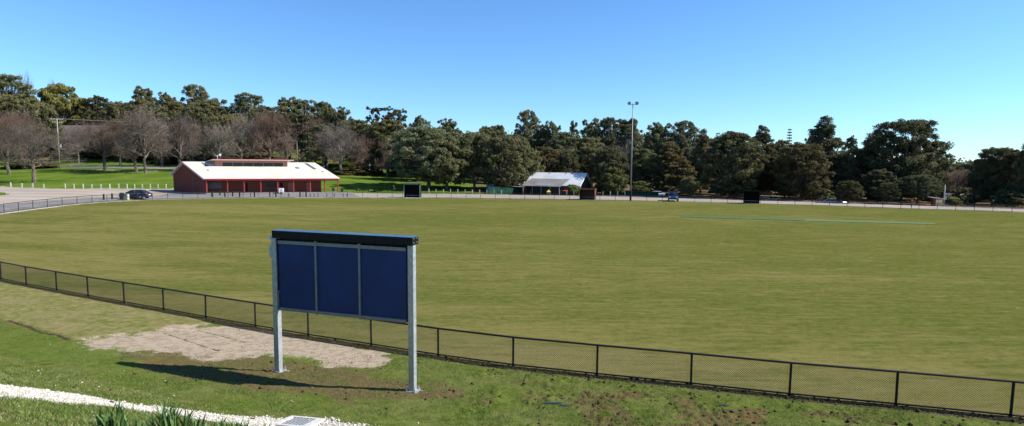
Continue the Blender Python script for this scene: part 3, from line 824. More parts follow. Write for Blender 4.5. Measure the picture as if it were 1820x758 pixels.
    for px in (367.5, 404.5, 434, 463.7, 493.7, 522, 551.7, 577.2, 601):
        r = ray(px, 340); a = r.x/r.y; u = (a*O.y-O.x)/(Ud.x-a*Ud.y)
        m = MB(fr); m.box(u-.085, u+.085, -.085, .085, 0, eave-.51); m.box(u-.13, u+.13, -.13, .13, .021, .10); m.build('verandah_post', M['redpaint'], t)
    # openings in the front wall
    def uu(px):
        # position on the wall line v = VW
        r = ray(px, 335); a = r.x/r.y; P = W(0, VW, 0)
        return (a*P.y-P.x)/(Ud.x-a*Ud.y)
    def opening(kind, pa, pb, z_0, z_1, mat):
        a, b = uu(pa), uu(pb); m = MB(fr)
        m.box(a-.06, b+.06, VW-.04, VW-.004, z_0-.06, z_1+.06); f = m.build(kind, M['redpaint'] if kind == 'door' else M['shutter'], t)
        m = MB(fr); m.box(a, b, VW-.055, VW-.045, z_0, z_1); m.build('pane' if kind == 'window' else 'door_leaf', mat, f)
        return a, b, f
    opening('window', 371, 393, 1.0, 2.2, M['shutter'])
    opening('window', 473, 492, .95, 2.25, M['glass'])
    a, b, f = opening('door', 436.5, 440.5, .05, 2.15, M['dark'])
    opening('door', 497, 502.5, .05, 2.2, M['dark'])
    opening('door', 512.5, 521, .05, 2.1, M['door_mid'])
    opening('door', 545, 550, .05, 2.1, M['door_mid'])
    # clerestory on the front slope near the ridge
    def ru(px, v):
        P = W(0, v, 0); r = ray(px, 292); a = r.x/r.y
        return (a*P.y-P.x)/(Ud.x-a*Ud.y)
    cv = RV*.72
    c0, c1 = ru(383, cv), ru(511, cv); zc = rz(cv)+q
    P0 = W((c0+c1)/2, cv, 0); zc_top = zat(P0, 285.5)-z0
    m = MB(fr); m.box(c0, c1, cv, cv+.2, zc-.1, zc_top); m.box(c0, c0+.2, cv+.2, D*.86, zc-.6, zc_top-.35); m.box(c1-.2, c1, cv+.2, D*.86, zc-.6, zc_top-.35); m.box(c0, c1, D*.86, D*.86+.2, zc-1.2, zc_top-.9)
    cl = m.build('clerestory_wall', M['brick_pink'], t)
    w0, w1 = ru(395, cv), ru(503, cv); zw0, zw1 = zat(P0, 296.3)-z0, zat(P0, 289.6)-z0
    n = 6
    for k in range(n):
        a = w0+(w1-w0)*k/n+.05; b = w0+(w1-w0)*(k+1)/n-.05
        m = MB(fr); m.box(a, b, cv-.03, cv-.004, zw0, zw1); f = m.build('clerestory_window', M['shutter'], cl)
        m = MB(fr); m.box(a+.05, b-.05, cv-.045, cv-.034, zw0+.05, zw1-.05); m.build('pane', M['glass'], f)
    ft = zat(P0, 282.0)-z0
    m = MB(fr)
    ra, rb = c0-.9, c1+.9; fv = cv-.8; bv = D*.86+.6
    m.hexa([(ra,fv,zc_top+.10),(rb,fv,zc_top+.10),(rb,bv,zc_top-1.15),(ra,bv,zc_top-1.15),(ra,fv,zc_top+.20),(rb,fv,zc_top+.20),(rb,bv,zc_top-1.05),(ra,bv,zc_top-1.05)])
    m.build('clerestory_roof', M['roofwhite'], cl)
    m = MB(fr); m.box(ra-.04, rb+.04, fv-.06, fv-.002, zc_top-.02, zc_top+.24); m.build('clerestory_fascia', M['pinkpaint'], cl)
    m = MB(fr); m.box(ra-.04, rb+.04, fv-.075, fv-.062, zc_top+.17, zc_top+.26); m.build('gutter', M['redpaint'], cl)
    # things fixed on the roof
    def slab(name, pa, pb, va, vb, mat, h=.06):
        vm = (va+vb)/2; a, b = ru(pa, vm), ru(pb, vm); m = MB(fr)
        za, zb = rz(va)+q+.004, rz(vb)+q+.004
        m.hexa([(a,va,za),(b,va,za),(b,vb,zb),(a,vb,zb),(a,va,za+h),(b,va,za+h),(b,vb,zb+h),(a,vb,zb+h)])
        m.build(name, mat, roof)
    slab('skylight', 549, 554.5, RV*.55, RV*.93, M['shutter'])
    slab('skylight', 362, 365.5, RV*.70, RV*.93, M['shutter'])
    slab('roof_vent', 526, 531, RV*.58, RV*.64, M['galv_dark'], .2)
    slab('roof_vent', 572, 574, RV*.36, RV*.39, M['galv_dark'], .15)
    slab('roof_vent', 368, 370.5, RV*.45, RV*.48, M['galv_dark'], .12)
    # twin floodlights on a short mast
    um = ru(388, cv); zb = zc_top+.1
    m = MB(fr); m.tube((um, cv+.3, zb-.3), (um, cv+.3, zb+.95), .05); m.tube((um-.5, cv+.3, zb+.85), (um+.5, cv+.3, zb+.85), .035); mast = m.build('light_mast', M['white'], t)
    for s in (-1, 1):
        m = MB(fr); m.box(um+s*.5-.22, um+s*.5+.22, cv+.15, cv+.4, zb+.9, zb+1.25); m.build('floodlight', M['shutter'] if s < 0 else M['white'], mast)
    return W, z0, L, D, uu
PAVW, PAVZ, PAVL, PAVD, PAVUU = pavilion()
# ------------------------------------------------------------------ small things round the pavilion
def wheelie(px, py, hpx, mat, lidmat, label):
    p = hit(px, py); p.z = T(p.x, p.y); h = hpx
    t = thing('wheelie_bin', tuple(p), label, 'bin', rz=.4)
    m = MB(); w = .27
    m.hexa([(-w*.8,-w*.8,.06),(w*.8,-w*.8,.06),(w*.8,w*.9,.06),(-w*.8,w*.9,.06),(-w,-w,h*.92),(w,-w,h*.92),(w,w*1.2,h*.92),(-w,w*1.2,h*.92)]); m.build('bin_body', mat, t, .01)
    m = MB(); m.hexa([(-w-.02,-w-.03,h*.922),(w+.02,-w-.03,h*.922),(w+.02,w*1.3,h*.922),(-w-.02,w*1.3,h*.922),(-w-.01,-w,h*.96),(w+.01,-w,h*.96),(w,w*1.2,h),(-w,w*1.2,h)]); m.build('lid', lidmat, t, .01)
    for s in (-1, 1):
        m = MB(); m.tube((s*w*.85, w, .1), (s*w*1.0, w, .1), .1, n=12); m.build('wheel', M['black_metal'], t)
    return t
wheelie(592.5, 342.6, 1.1, M['binblue'], M['binblue'], 'dark blue wheelie bin under the right end of the pavilion verandah')
wheelie(608, 343.6, 1.1, M['bingreen'], M['bingreen'], 'dark green wheelie bin just outside the right end of the pavilion')
wheelie(216.5, 355.4, 1.15, M['black_metal'], M['black_metal'], 'black wheelie bin in front of the parked dark blue car')
def cabinet():
    p = hit(225.5, 355.6); t = thing('service_cabinet', tuple(p), 'pale cream metal cabinet beside the black bin by the parked car', 'cabinet')
    m = MB(); m.box(-.28, .28, -.22, .22, 0, .92); m.build('body', M['cream'], t, .02)
    m = MB(); m.box(-.31, .31, -.25, .25, .921, 1.02); m.build('lid', M['cream'], t, .02)
    m = MB(); m.box(-.23, .23, -.232, -.222, .1, .85); d = m.build('door', M['cream'], t)
    m = MB(); m.box(.13, .17, -.25, -.234, .45, .55); m.build('handle', M['galv_dark'], d)
M['cream'] = simple('cream_paint', c4(.56,.55,.36), .6, 0, .3, .06, 5)
cabinet()
def barbecue():
    p = PAVW(PAVUU(500.5)-1.7, -.9, 0); t = thing('white_chest', (p.x, p.y, T(p.x, p.y)), 'white chest with dark fittings standing in front of the pavilion verandah', 'cabinet', rz=.25)
    m = MB(); m.box(-.5, .5, -.3, .3, .18, 1.05); m.build('body', M['white'], t, .03)
    m = MB(); m.box(-.53, .53, -.33, .33, 1.051, 1.17); m.build('lid', M['white'], t, .03)
    m = MB(); m.box(-.08, .12, -.315, -.302, .6, .85); m.build('label_plate', M['shutter'], t)
    m = MB(); m.box(-.15, .2, -.315, -.302, .22, .34); m.build('vent_grille', M['shutter'], t)
    for a in (-.4, .4):
        for b in (-.2, .2):
            m = MB(); m.tube((a, b, 0), (a, b, .179), .035); m.build('leg', M['black_metal'], t)
barbecue()
# ------------------------------------------------------------------ bollards
def post_mesh(h, r, mat, square=True, cap=False):
    m = MB()
    if square: m.hexa([(-r,-r,-.2),(r,-r,-.2),(r,r,-.2),(-r,r,-.2),(-r,-r,h),(r,-r,h),(r,r,h),(-r,r,h)]); 
    else: m.tube((0,0,-.2), (0,0,h), r, n=8)
    if cap: m.box(-r*2.0, r*2.0, -r*1.4, r*1.4, h, h+.12)
    return m
def row(name, label, group, pxs, h, r, mat, square=True, cap=False, cat='bollard', Z=None, jit=.03):
    first = None
    for k, e in enumerate(pxs):
        p = hit(*e) if Z is None else at(e if not isinstance(e, tuple) else e[0], Z)
        if first is None:
            o = first = post_mesh(h, r, mat, square, cap).build(name, mat, None, .012)
        else:
            o = first.copy(); COL.objects.link(o)
        o.location = (p.x, p.y, T(p.x, p.y)); s = random.uniform(.93, 1.07)
        o.scale = (1, 1, s); o.rotation_euler = (random.uniform(-jit, jit), random.uniform(-jit, jit), random.uniform(-.3, .3))
        tag(o, label, cat, group)
LB = [19,39,58,77.5,115.8,131,147.5,163,179,195,211,225.5,239,253,267,280.5,294.7]
yb = lambda x: float(np.interp(x, [0, 60, 116, 200, 310], [332.2, 334.3, 335.4, 335.2, 335.0]))
row('timber_bollard', 'pale timber bollard in the row edging the lawn behind the car park', 'pale bollards edging the lawn behind the car park', [(x, yb(x)) for x in LB], 1.0, .11, M['woodpost'])
row('black_bollard', 'tall black bollard between the pavilion forecourt and the oval fence', 'tall black bollards in front of the pavilion', [(377,350.2),(391,347.5),(400,350.4),(413.5,349.6),(426,350.6),(452.5,350.6),(479.6,350.4),(490.4,350.4),(533.4,350.4),(544.2,350.4),(184.5,355.5),(199.5,354.5)], 1.0, .10, M['darkpost'])
row('seat_post', 'short black post with a wide cap in front of the pavilion', 'short black capped posts in front of the pavilion', [(x, 350.0) for x in (445.5,499.4,513.5,551.5,558.5,565.3,581,594.3,610,616.8)], .48, .05, M['darkpost'], cap=True, cat='post')
row('dark_bollard', 'short black bollard on the edge of the bright lawn beside the pavilion', 'short black bollards on the lawn right of the pavilion', [(634,339.8),(645,340),(655,340.2),(665.6,340.4),(677,340.6),(690,340.8),(712,341)], .75, .12, M['darkpost'])
GB = []
x = 762.0
while x < 1112:
    GB.append((x, float(np.interp(x, [750, 900, 1110], [343.6, 345.6, 349.2])))); x += 12.9
row('pale_bollard', 'pale bollard on the far edge of the ring road before the green fence', 'pale bollards on the far edge of the ring road', GB, 1.0, .09, M['woodpost'])
# ------------------------------------------------------------------ green screened fence behind the ring road
M['green_mesh'] = simple('green_shade_cloth', c4(.010,.045,.032), .9, 0, .1, .3, 1.5)
def screen_fence(label, ctl, h, mat, postmat, top=True):
    P = [hit(*c) for c in ctl]; P = [Vector((p.x, p.y, T(p.x, p.y))) for p in P]
    t = thing('screen_fence', tuple(P[0]), label, 'fence'); b0 = P[0]
    pts = []
    for a, b in zip(P[:-1], P[1:]):
        n = max(1, int((b-a).length/3.0))
        for k in range(n): q = a.lerp(b, k/n); pts.append(Vector((q.x, q.y, T(q.x, q.y))))
    pts.append(P[-1])
    m = MB(); r = MB()
    for a, b in zip(pts[:-1], pts[1:]):
        a = a-b0; b = b-b0; nrm = Vector((-(b-a).y, (b-a).x, 0)).normalized()*.012
        up = Vector((0,0,h)); lo = Vector((0,0,-.15))
        m.hexa([a-nrm+lo, b-nrm+lo, b+nrm+lo, a+nrm+lo, a-nrm+up, b-nrm+up, b+nrm+up, a+nrm+up])
        r.tube(a+up, b+up, .03, n=6)
    m.build('screen', mat, t)
    r.build('top_rail', postmat, t)
    first = None
    for p in pts:
        if first is None: 
            mm = MB(); mm.tube((0,-.05,-.2), (0,-.05,h+.08), .035, n=6); o = first = mm.build('post', postmat, t)
        else: o = first.copy(); COL.objects.link(o); o.parent = t
        o.location = p-b0
screen_fence('dark green screened fence beyond the pale bollards, in front of the white-roofed hall', [(868,344.8),(940,345.2),(1010,346.4),(1062,347.2)], 1.55, M['green_mesh'], M['bingreen'])
screen_fence('low green screened fence right of the brown shelter, beneath the trees', [(1068,347.3),(1120,348.6),(1170,349.6)], 1.0, M['green_mesh'], M['bingreen'])
# ------------------------------------------------------------------ player shelters
def dugout(pl, pr, base_l, base_r, toppx, mats, label, depth=2.0, bench=True):
    A = hit_f(pl, base_l, dish); B = hit_f(pr, base_r, dish)
    U = Vector((B.x-A.x, B.y-A.y, 0)); W = U.length; U.normalize(); N = Vector((-U.y, U.x, 0))
    h = zat((A+B)/2, toppx)-A.z; print('dugout', W, h)
    t = thing('player_shelter', tuple(A), label, 'shelter', None, math.atan2(U.y, U.x))
    roofm, wallm, postm, backm = mats; d = depth
    m = MB(); m.box(.02, W-.02, d-.06, d, -.1, h-.25); m.build('back_wall', backm, t)
    for x0 in (0, W-.06):
        m = MB(); m.hexa([(x0,.25,-.1),(x0+.06,.25,-.1),(x0+.06,d,-.1),(x0,d,-.1),(x0,.25,h-.12),(x0+.06,.25,h-.12),(x0+.06,d,h-.28),(x0,d,h-.28)]); m.build('side_wall', wallm, t)
        m = MB(); m.box(x0-.03, x0+.09, -.02, .10, -.1, h-.1); m.build('post', postm, t)
    m = MB(); m.hexa([(-.12,-.25,h-.12),(W+.12,-.25,h-.12),(W+.12,d+.15,h+(.10 if mats[0] is M['roof_green'] else -.24)),(-.12,d+.15,h+(.10 if mats[0] is M['roof_green'] else -.24)),(-.12,-.25,h-.04),(W+.12,-.25,h-.04),(W+.12,d+.15,h+(.18 if mats[0] is M['roof_green'] else -.16)),(-.12,d+.15,h+(.18 if mats[0] is M['roof_green'] else -.16))]); r = m.build('roof', roofm, t)
    m = MB(); m.box(-.13, W+.13, -.29, -.252, h-.2, h-.02); m.build('fascia', mats[3] if False else (M['fasciabrown'] if mats[0] is M['roof_brown'] else roofm), r)
    if bench:
        m = MB(); m.box(.15, W-.15, d-.75, d-.35, .42, .48); b = m.build('bench_seat', M['galv'], t)
        for xx in (.3, W/2, W-.3):
            m = MB(); m.box(xx-.03, xx+.03, d-.6, d-.5, 0, .419); m.build('bench_leg', M['galv_dark'], b)
    m = MB(); m.box(-.2, W+.2, -.3, d+.2, -.15, .03); m.build('slab', M['concrete_dark'], t)
M['roof_green'] = simple('dark_green_roofing', c4(.035,.045,.03), .6, 0, .3, .2, 2)
M['roof_brown'] = simple('rusty_brown_roofing', c4(.25,.13,.06), .8, 0, .2, .2, 2)
M['roof_black'] = simple('black_roofing', c4(.02,.02,.02), .7, 0, .2, .2, 2)
M['fasciabrown'] = simple('orange_brown_timber', c4(.36,.17,.07), .8, 0, .2, .2, 2)
M['wood_brown'] = simple('brown_boards', c4(.13,.06,.035), .85, 0, .2, .25, 3)
dugout(718, 746.5, 351.8, 352.0, 327.5, (M['roof_green'], M['dark'], M['galv'], M['dark']), 'leftmost player shelter on the far boundary, black inside with grey posts and sloping roof')
dugout(1030, 1056.5, 355.2, 355.9, 335.2, (M['roof_brown'], M['wood_brown'], M['darkpost'], M['wood_brown']), 'middle player shelter on the far boundary, brown boards under an orange-brown roof edge')
dugout(1321, 1349.5, 361.9, 362.8, 338.6, (M['roof_black'], M['dark'], M['darkpost'], M['dark']), 'rightmost player shelter on the far boundary, all black with a grey bench')
# ------------------------------------------------------------------ tall light pole
def light_pole():
    p = hit_f(1120.5, 357.2, dish); h = zat(p, 184)-p.z; print('light pole', h)
    t = thing('light_pole', tuple(p), 'very tall slim grey floodlight pole with two round lamps on the far boundary', 'light pole')
    m = MB(); m.tube((0,0,-.2), (0,0,h), .16, .075, 12); m.build('pole', M['galv_dark'], t, smooth=True)
    m = MB(); m.tube((0,0,0), (0,0,1.9), .20, .195, 12); m.build('pole_sleeve', M['darkpost'], t)
    m = MB(); m.tube((-.75,0,h-.25), (.75,0,h-.25), .05); m.tube((0,0,h-.25), (0,0,h), .07); m.build('crossarm', M['galv'], t)
    for s in (-1, 1):
        m = MB(); c = Vector((s*.72, -.1, h+.05)); dr = Vector((s*.25, -.8, -.45)).normalized()
        m.tube(c+dr*.22, c-dr*.05, .34, .30, 14); m.tube(c-dr*.05, c-dr*.35, .30, .14, 14)
        f = m.build('floodlight', M['shutter'], t, smooth=False)
        m = MB(); m.tube(c+dr*.225, c+dr*.235, .31, .31, 14); m.build('lens', M['lens'], f)
        m = MB(); m.tube((s*.72, 0, h-.25), tuple(c), .03, n=6); m.build('bracket', M['galv'], f)
t = NT('lamp_lens'); t.done(c4(.35,.38,.4), .15, 0, .6); M['lens'] = t.m
light_pole()
# ------------------------------------------------------------------ utility poles and lines
M['polewood'] = simple('weathered_pole_timber', c4(.20,.18,.15), .9, 0, .1, .2, 3)
M['polepale'] = simple('pale_concrete_pole', c4(.33,.32,.27), .8, 0, .2, .12, 3)
def upole(px, Z, top, mat, label, arms, arm_dir, r=.14):
    p = at(px, Z); h = zat(p, top)-p.z; print('pole', px, h)
    t = thing('utility_pole', tuple(p), label, 'utility pole', None, arm_dir)
    m = MB(); m.tube((0,0,-.3), (0,0,h), r, r*.7, 10); m.build('pole', mat, t, smooth=True)
    ends = []
    for (dz, hl) in arms:
        m = MB(); m.box(-hl, hl, -.06, .06, h-dz-.12, h-dz); a = m.build('crossarm', mat, t)
        for k in (-1, -.5, .5, 1):
            q = MB(); q.tube((k*hl*.92, 0, h-dz), (k*hl*.92, 0, h-dz+.22), .05, .03, 6); q.build('insulator', M['white'], a)
        ends.append((hl, h-dz+.22))
    return t, p, h, ends
def wires(label, pairs, sag=1.0, r=.022):
    m = MB()
    for a, b in pairs:
        pts = [Vector(a).lerp(Vector(b), k/12)-Vector((0,0,sag*4*(k/12)*(1-k/12))) for k in range(13)]
        m.path(pts, r, 4)
    o = m.build('power_line', M['galv_dark']); tag(o, label, 'power line')
t1, p1, h1, e1 = upole(106.5, 176, 211, M['polepale'], 'pale utility pole with crossarms standing on the lawn beyond the car park', [(.15, 1.5), (1.1, 1.2)], .5)
m = MB(); m.tube((.45,0,h1*.42), (.45,0,h1*.42+.95), .28, n=12); m.box(.1, .45, -.05, .05, h1*.44, h1*.47); tr = m.build('transformer', M['galv'], t1)
t2, p2, h2, e2 = upole(529, 178, 250.5, M['polewood'], 'dark utility pole with wide crossarm rising behind the pavilion roof', [(.12, 3.4)], -.2)
wires('thin power lines strung from the pale pole across the lawn', [((p1.x+s, p1.y, p1.z+h1), (p1.x+34+s, p1.y+52, p1.z+h1+3.0)) for s in (-1.3, 0, 1.3)]+[((p1.x+s, p1.y, p1.z+h1), (p1.x-40+s, p1.y+6, p1.z+h1+1)) for s in (-1.3, 1.3)], .8)
t3, p3, h3, e3 = upole(1677, 108, 329, M['polepale'], 'short pale pole standing beside the small red and yellow hut', [], 0, .14)
m = MB(); m.box(-.12, .35, -.15, .15, h3-2.6, h3-2.1); m.build('pole_box', M['galv'], t3)
# ------------------------------------------------------------------ gable houses
def gable(name, label, A, Udir, L, half, ridge_z, eave_z, floor_z, roofm, wallm, front_ext=None, over=.4, wins=True, cat='house'):
    """A = ground point under the left end of the ridge, Udir = ridge direction"""
    t = thing(name, (A[0], A[1], floor_z), label, cat, None, math.atan2(Udir[1], Udir[0]))
    r = ridge_z-floor_z; e = eave_z-floor_z; m = MB()
    for s in (1, -1):
        y0 = s*(half+over); ee = e-(r-e)/half*over
        vs = [(-over,y0,ee),(L+over,y0,ee),(L+over,0,r),(-over,0,r)]; vs = vs+[(a, b, c+.12) for a, b, c in vs]
        m.hexa(vs)
    rf = m.build('roof', roofm, t)
    m = MB(); pr = [(-half, -2.5), (-half, e-.1), (0, r-.1), (half, e-.1), (half, -2.5)]
    v = [(0, y, z) for y, z in pr]+[(L, y, z) for y, z in pr]; n = 5
    m.add(v, [tuple(range(n)), tuple(range(2*n-1, n-1, -1))]+[(k, (k+1) % n, n+(k+1) % n, n+k) for k in range(n)])
    m.build('wall', wallm, t)
    m = MB()
    for X in (-over-.06, L+over+.01):
        for s in (1, -1):
            ee = e-(r-e)/half*over
            m.hexa([(X,s*(half+over),ee-.12),(X+.05,s*(half+over),ee-.12),(X+.05,0,r-.12),(X,0,r-.12),(X,s*(half+over),ee+.16),(X+.05,s*(half+over),ee+.16),(X+.05,0,r+.16),(X,0,r+.16)])
    m.build('barge_board', M['white'] if roofm is M['roofwhite2'] else roofm, rf)
    if wins:
        k = int(L//4)
        for i in range(k):
            c = (i+.5)*L/k; m = MB(); m.box(c-.8, c+.8, -half-.05, -half-.004, .9, 2.0); f = m.build('window', M['white'], t)
            m = MB(); m.box(c-.72, c+.72, -half-.07, -half-.052, .98, 1.92); m.build('pane', M['glass'], f)
    return t, rf
def P2(px, Z):
    r = ray(px, 320); return Vector((r.x/r.y*Z, Z, 0))
A = P2(936, 150.5); B = P2(1040, 143.5); U = (B-A); L = U.length; U = U/L
rzl = zat(A, 306); rzr = zat(B, 310)
hall, hroof = gable('community_hall', 'low hall with bright white gable roof and grey lean-to roof behind the green fence', A, U, L, 4.4, (rzl+rzr)/2, zat(P2(928, 146), 327.5), -.5, M['roofwhite2'], M['wall_dark'] if 'wall_dark' in M else simple('dark_green_wall', c4(.05,.06,.05), .8), wins=False, cat='building')
hz = (rzl+rzr)/2+.5
m = MB()
a0, a1 = 2.4, L-3.2
m.hexa([(a0-.4,-7.6,2.15),(a1-.5,-7.6,2.15),(a1,-2.0,hz-1.42),(a0+.3,-2.0,hz-1.42),(a0-.4,-7.6,2.25),(a1-.5,-7.6,2.25),(a1,-2.0,hz-1.27),(a0+.3,-2.0,hz-1.27)])
lean = m.build('lean_to_roof', M['roofgrey'], hall)
m = MB(); m.hexa([(a0+3.4,-7.3,2.37),(a0+6.8,-7.3,2.37),(a0+6.8,-6.0,2.78),(a0+3.4,-6.0,2.78),(a0+3.4,-7.3,2.42),(a0+6.8,-7.3,2.42),(a0+6.8,-6.0,2.83),(a0+3.4,-6.0,2.83)]); m.build('roof_panel', simple('grey_blue_panel', c4(.22,.23,.27), .5), lean)
for k in range(5):
    xx = a0+.2+k*(a1-a0-.9)/4
    m = MB(); m.tube((xx,-7.45,-.8), (xx,-7.45,2.15), .06, n=6); m.build('verandah_post', M['woodpost'], hall)
for xx in (L*.42, L*.7):
    m = MB(); m.box(xx-.1, xx+.1, -.3, -.1, hz-.25, hz+.28); m.build('roof_vent', M['galv_dark'], hroof)
# low side shed left of the hall
A2 = P2(868, 146); B2 = P2(934, 143)
U2 = B2-A2; L2 = U2.length; U2 /= L2
t = thing('garden_shed', (A2.x, A2.y, -.6), 'long low grey skillion-roofed shelter left of the white-roofed hall', 'shed', None, math.atan2(U2.y, U2.x))
zt_ = zat(P2(900, 144), 331.5)+.6
m = MB(); m.hexa([(0,-1.5,zt_-.1),(L2,-1.5,zt_-.1),(L2,1.8,zt_+.1),(0,1.8,zt_+.1),(0,-1.5,zt_),(L2,-1.5,zt_),(L2,1.8,zt_+.2),(0,1.8,zt_+.2)]); m.build('roof', M['roofgrey'], t)
m = MB(); m.box(0, L2, 1.4, 1.5, -.5, zt_); m.build('back_wall', M['wood_brown'], t)
for k in range(4):
    m = MB(); m.tube((.2+k*(L2-.4)/3,-1.3,-.5), (.2+k*(L2-.4)/3,-1.3,zt_-.1), .06, n=6); m.build('post', M['woodpost'], t)
# yellow play post, red umbrella behind the green fence
M['yellow'] = simple('faded_yellow', c4(.62,.44,.12), .6); M['red'] = simple('red_fabric', c4(.45,.03,.04), .8)
p = at(975, 138.5); t = thing('play_tower', tuple(p), 'small yellow play tower standing behind the green fence', 'play equipment')
zz = zat(p, 337.5)-p.z
for a in (-.35, .35):
    for b in (-.35, .35):
        m = MB(); m.tube((a,b,-.2), (a,b,zz-.5), .07, n=6); m.build('leg', M['yellow'], t)
m = MB(); m.box(-.45,.45,-.45,.45,zz*.45,zz*.45+.1); m.box(-.45,.45,-.47,-.43,zz*.45+.1,zz*.75); m.build('platform', M['yellow'], t)
m = MB(); m.add([(-.55,-.55,zz-.5),(.55,-.55,zz-.5),(.55,.55,zz-.5),(-.55,.55,zz-.5),(0,0,zz)], [(0,1,4),(1,2,4),(2,3,4),(3,0,4),(3,2,1,0)]); m.build('roof', M['yellow'], t)
p = at(1005.5, 137.5); zz = zat(p, 337)-p.z; t = thing('sun_umbrella', tuple(p), 'red umbrella open behind the green fence beside the round bush', 'umbrella')
m = MB(); m.tube((0,0,-.2), (0,0,zz), .035, n=6); m.build('pole', M['galv'], t)
m = MB(); n = 8; rr = .85
m.add([(0,0,zz)]+[(rr*math.cos(k*math.pi/4), rr*math.sin(k*math.pi/4), zz-.35) for k in range(8)]+[(0,0,zz-.04)], [(0,k+1,(k+1)%8+1) for k in range(8)]+[(9,(k+1)%8+1,k+1) for k in range(8)]); m.build('canopy', M['red'], t)
# blue tank by the trees
p = at(871, 141); t = thing('water_tank', tuple(p), 'dull blue round tank at the foot of the gum trees left of the green fence', 'tank')
m = MB(); m.tube((0,0,-.3), (0,0,1.6), .95, n=20); m.build('tank_body', simple('dull_blue', c4(.07,.14,.19), .6), t)
m = MB(); m.tube((0,0,1.601), (0,0,1.85), .97, .2, 20); m.build('lid', simple('dull_blue_lid', c4(.07,.13,.17), .6), t)
# hillside house at left
M['wall_brown'] = simple('brown_brick_wall', c4(.16,.10,.07), .9, 0, .1, .2, 1)
M['wall_tan'] = simple('tan_wall', c4(.42,.32,.22), .85, 0, .1, .12, 1)
A = P2(104, 226); B = P2(214, 221); U = B-A; L = U.length; U /= L
gable('hillside_house', 'brown tiled low house on the hill behind the leafless trees at left', A, U, L, 6.0, zat(A.lerp(B, .5), 223.5), zat(A.lerp(B, .5), 241), zat(A.lerp(B, .5), 241)-2.6, M['rooftile'], M['wall_brown'])
def small_house(pa, pb, Z, yr, ye, roofm, wallm, label, dz=0, half=4.0):
    A = P2(pa, Z); B = P2(pb, Z-dz); U = B-A; L = U.length; U /= L; C_ = A.lerp(B, .5)
    e = zat(C_-Vector((0, half, 0)), ye)
    return gable('house', label, A, U, L, half, zat(C_, yr), e, e-2.5, roofm, wallm)
small_house(1722, 1747, 130, 347, 353.5, M['rooftile_red'], M['wall_brown'], 'house with terracotta red roof glimpsed between trees at far right', 4, 2.2)
small_house(1662, 1712, 136, 344.5, 352, M['roofgrey'], M['wall_tan'], 'grey-roofed house behind the short pale pole', 3, 3.5)
small_house(1352, 1412, 150, 330, 341, M['wall_tan'], M['wall_tan'], 'tan-roofed house seen under the trees right of the black shelter', -8, 3.5)
small_house(1268, 1318, 152, 336, 343, M['rooftile'], simple('pinkish_wall', c4(.42,.33,.28), .85), 'pinkish-walled house seen between trunks left of the black shelter', 4, 3.0)
small_house(1128, 1160, 150, 338, 343, M['roofgrey'], M['wall_tan'], 'small grey-roofed house between the light pole and the parked four-wheel drive', 3, 2.5)
# kiosk
p = at(1664.5, 107); p.z = T(p.x, p.y); zz = zat(p, 350)-p.z
t = thing('kiosk', tuple(p), 'small red and yellow hut with pale sloping roof beside the short pale pole', 'hut', rz=-.35)
m = MB(); m.box(-.7,.7,-.5,.7,-.2,zz-.25); m.build('hut_body', simple('dark_red_paint', c4(.22,.03,.025), .7), t)
m = MB(); m.box(-.3,.72,-.53,-.502,.05,zz-.5); m.box(.702,.73,-.5,.6,.05,zz-.5); m.build('front_panel', simple('pale_yellow_paint', c4(.75,.60,.30), .7), t)
m = MB(); m.hexa([(-1.3,-.9,zz-.15),(1.2,-.9,zz-.45),(1.2,1.0,zz-.45),(-1.3,1.0,zz-.15),(-1.3,-.9,zz-.05),(1.2,-.9,zz-.35),(1.2,1.0,zz-.35),(-1.3,1.0,zz-.05)]); m.build('roof', M['cream2'] if 'cream2' in M else simple('pale_roof_paint', c4(.62,.58,.52), .6), t)
m = MB(); m.hexa([(.9,-.8,.35),(2.6,-.8,-.05),(2.6,.4,-.05),(.9,.4,.35),(.9,-.8,.43),(2.6,-.8,.03),(2.6,.4,.03),(.9,.4,.43)]); m.build('ramp', M['concrete'], t)
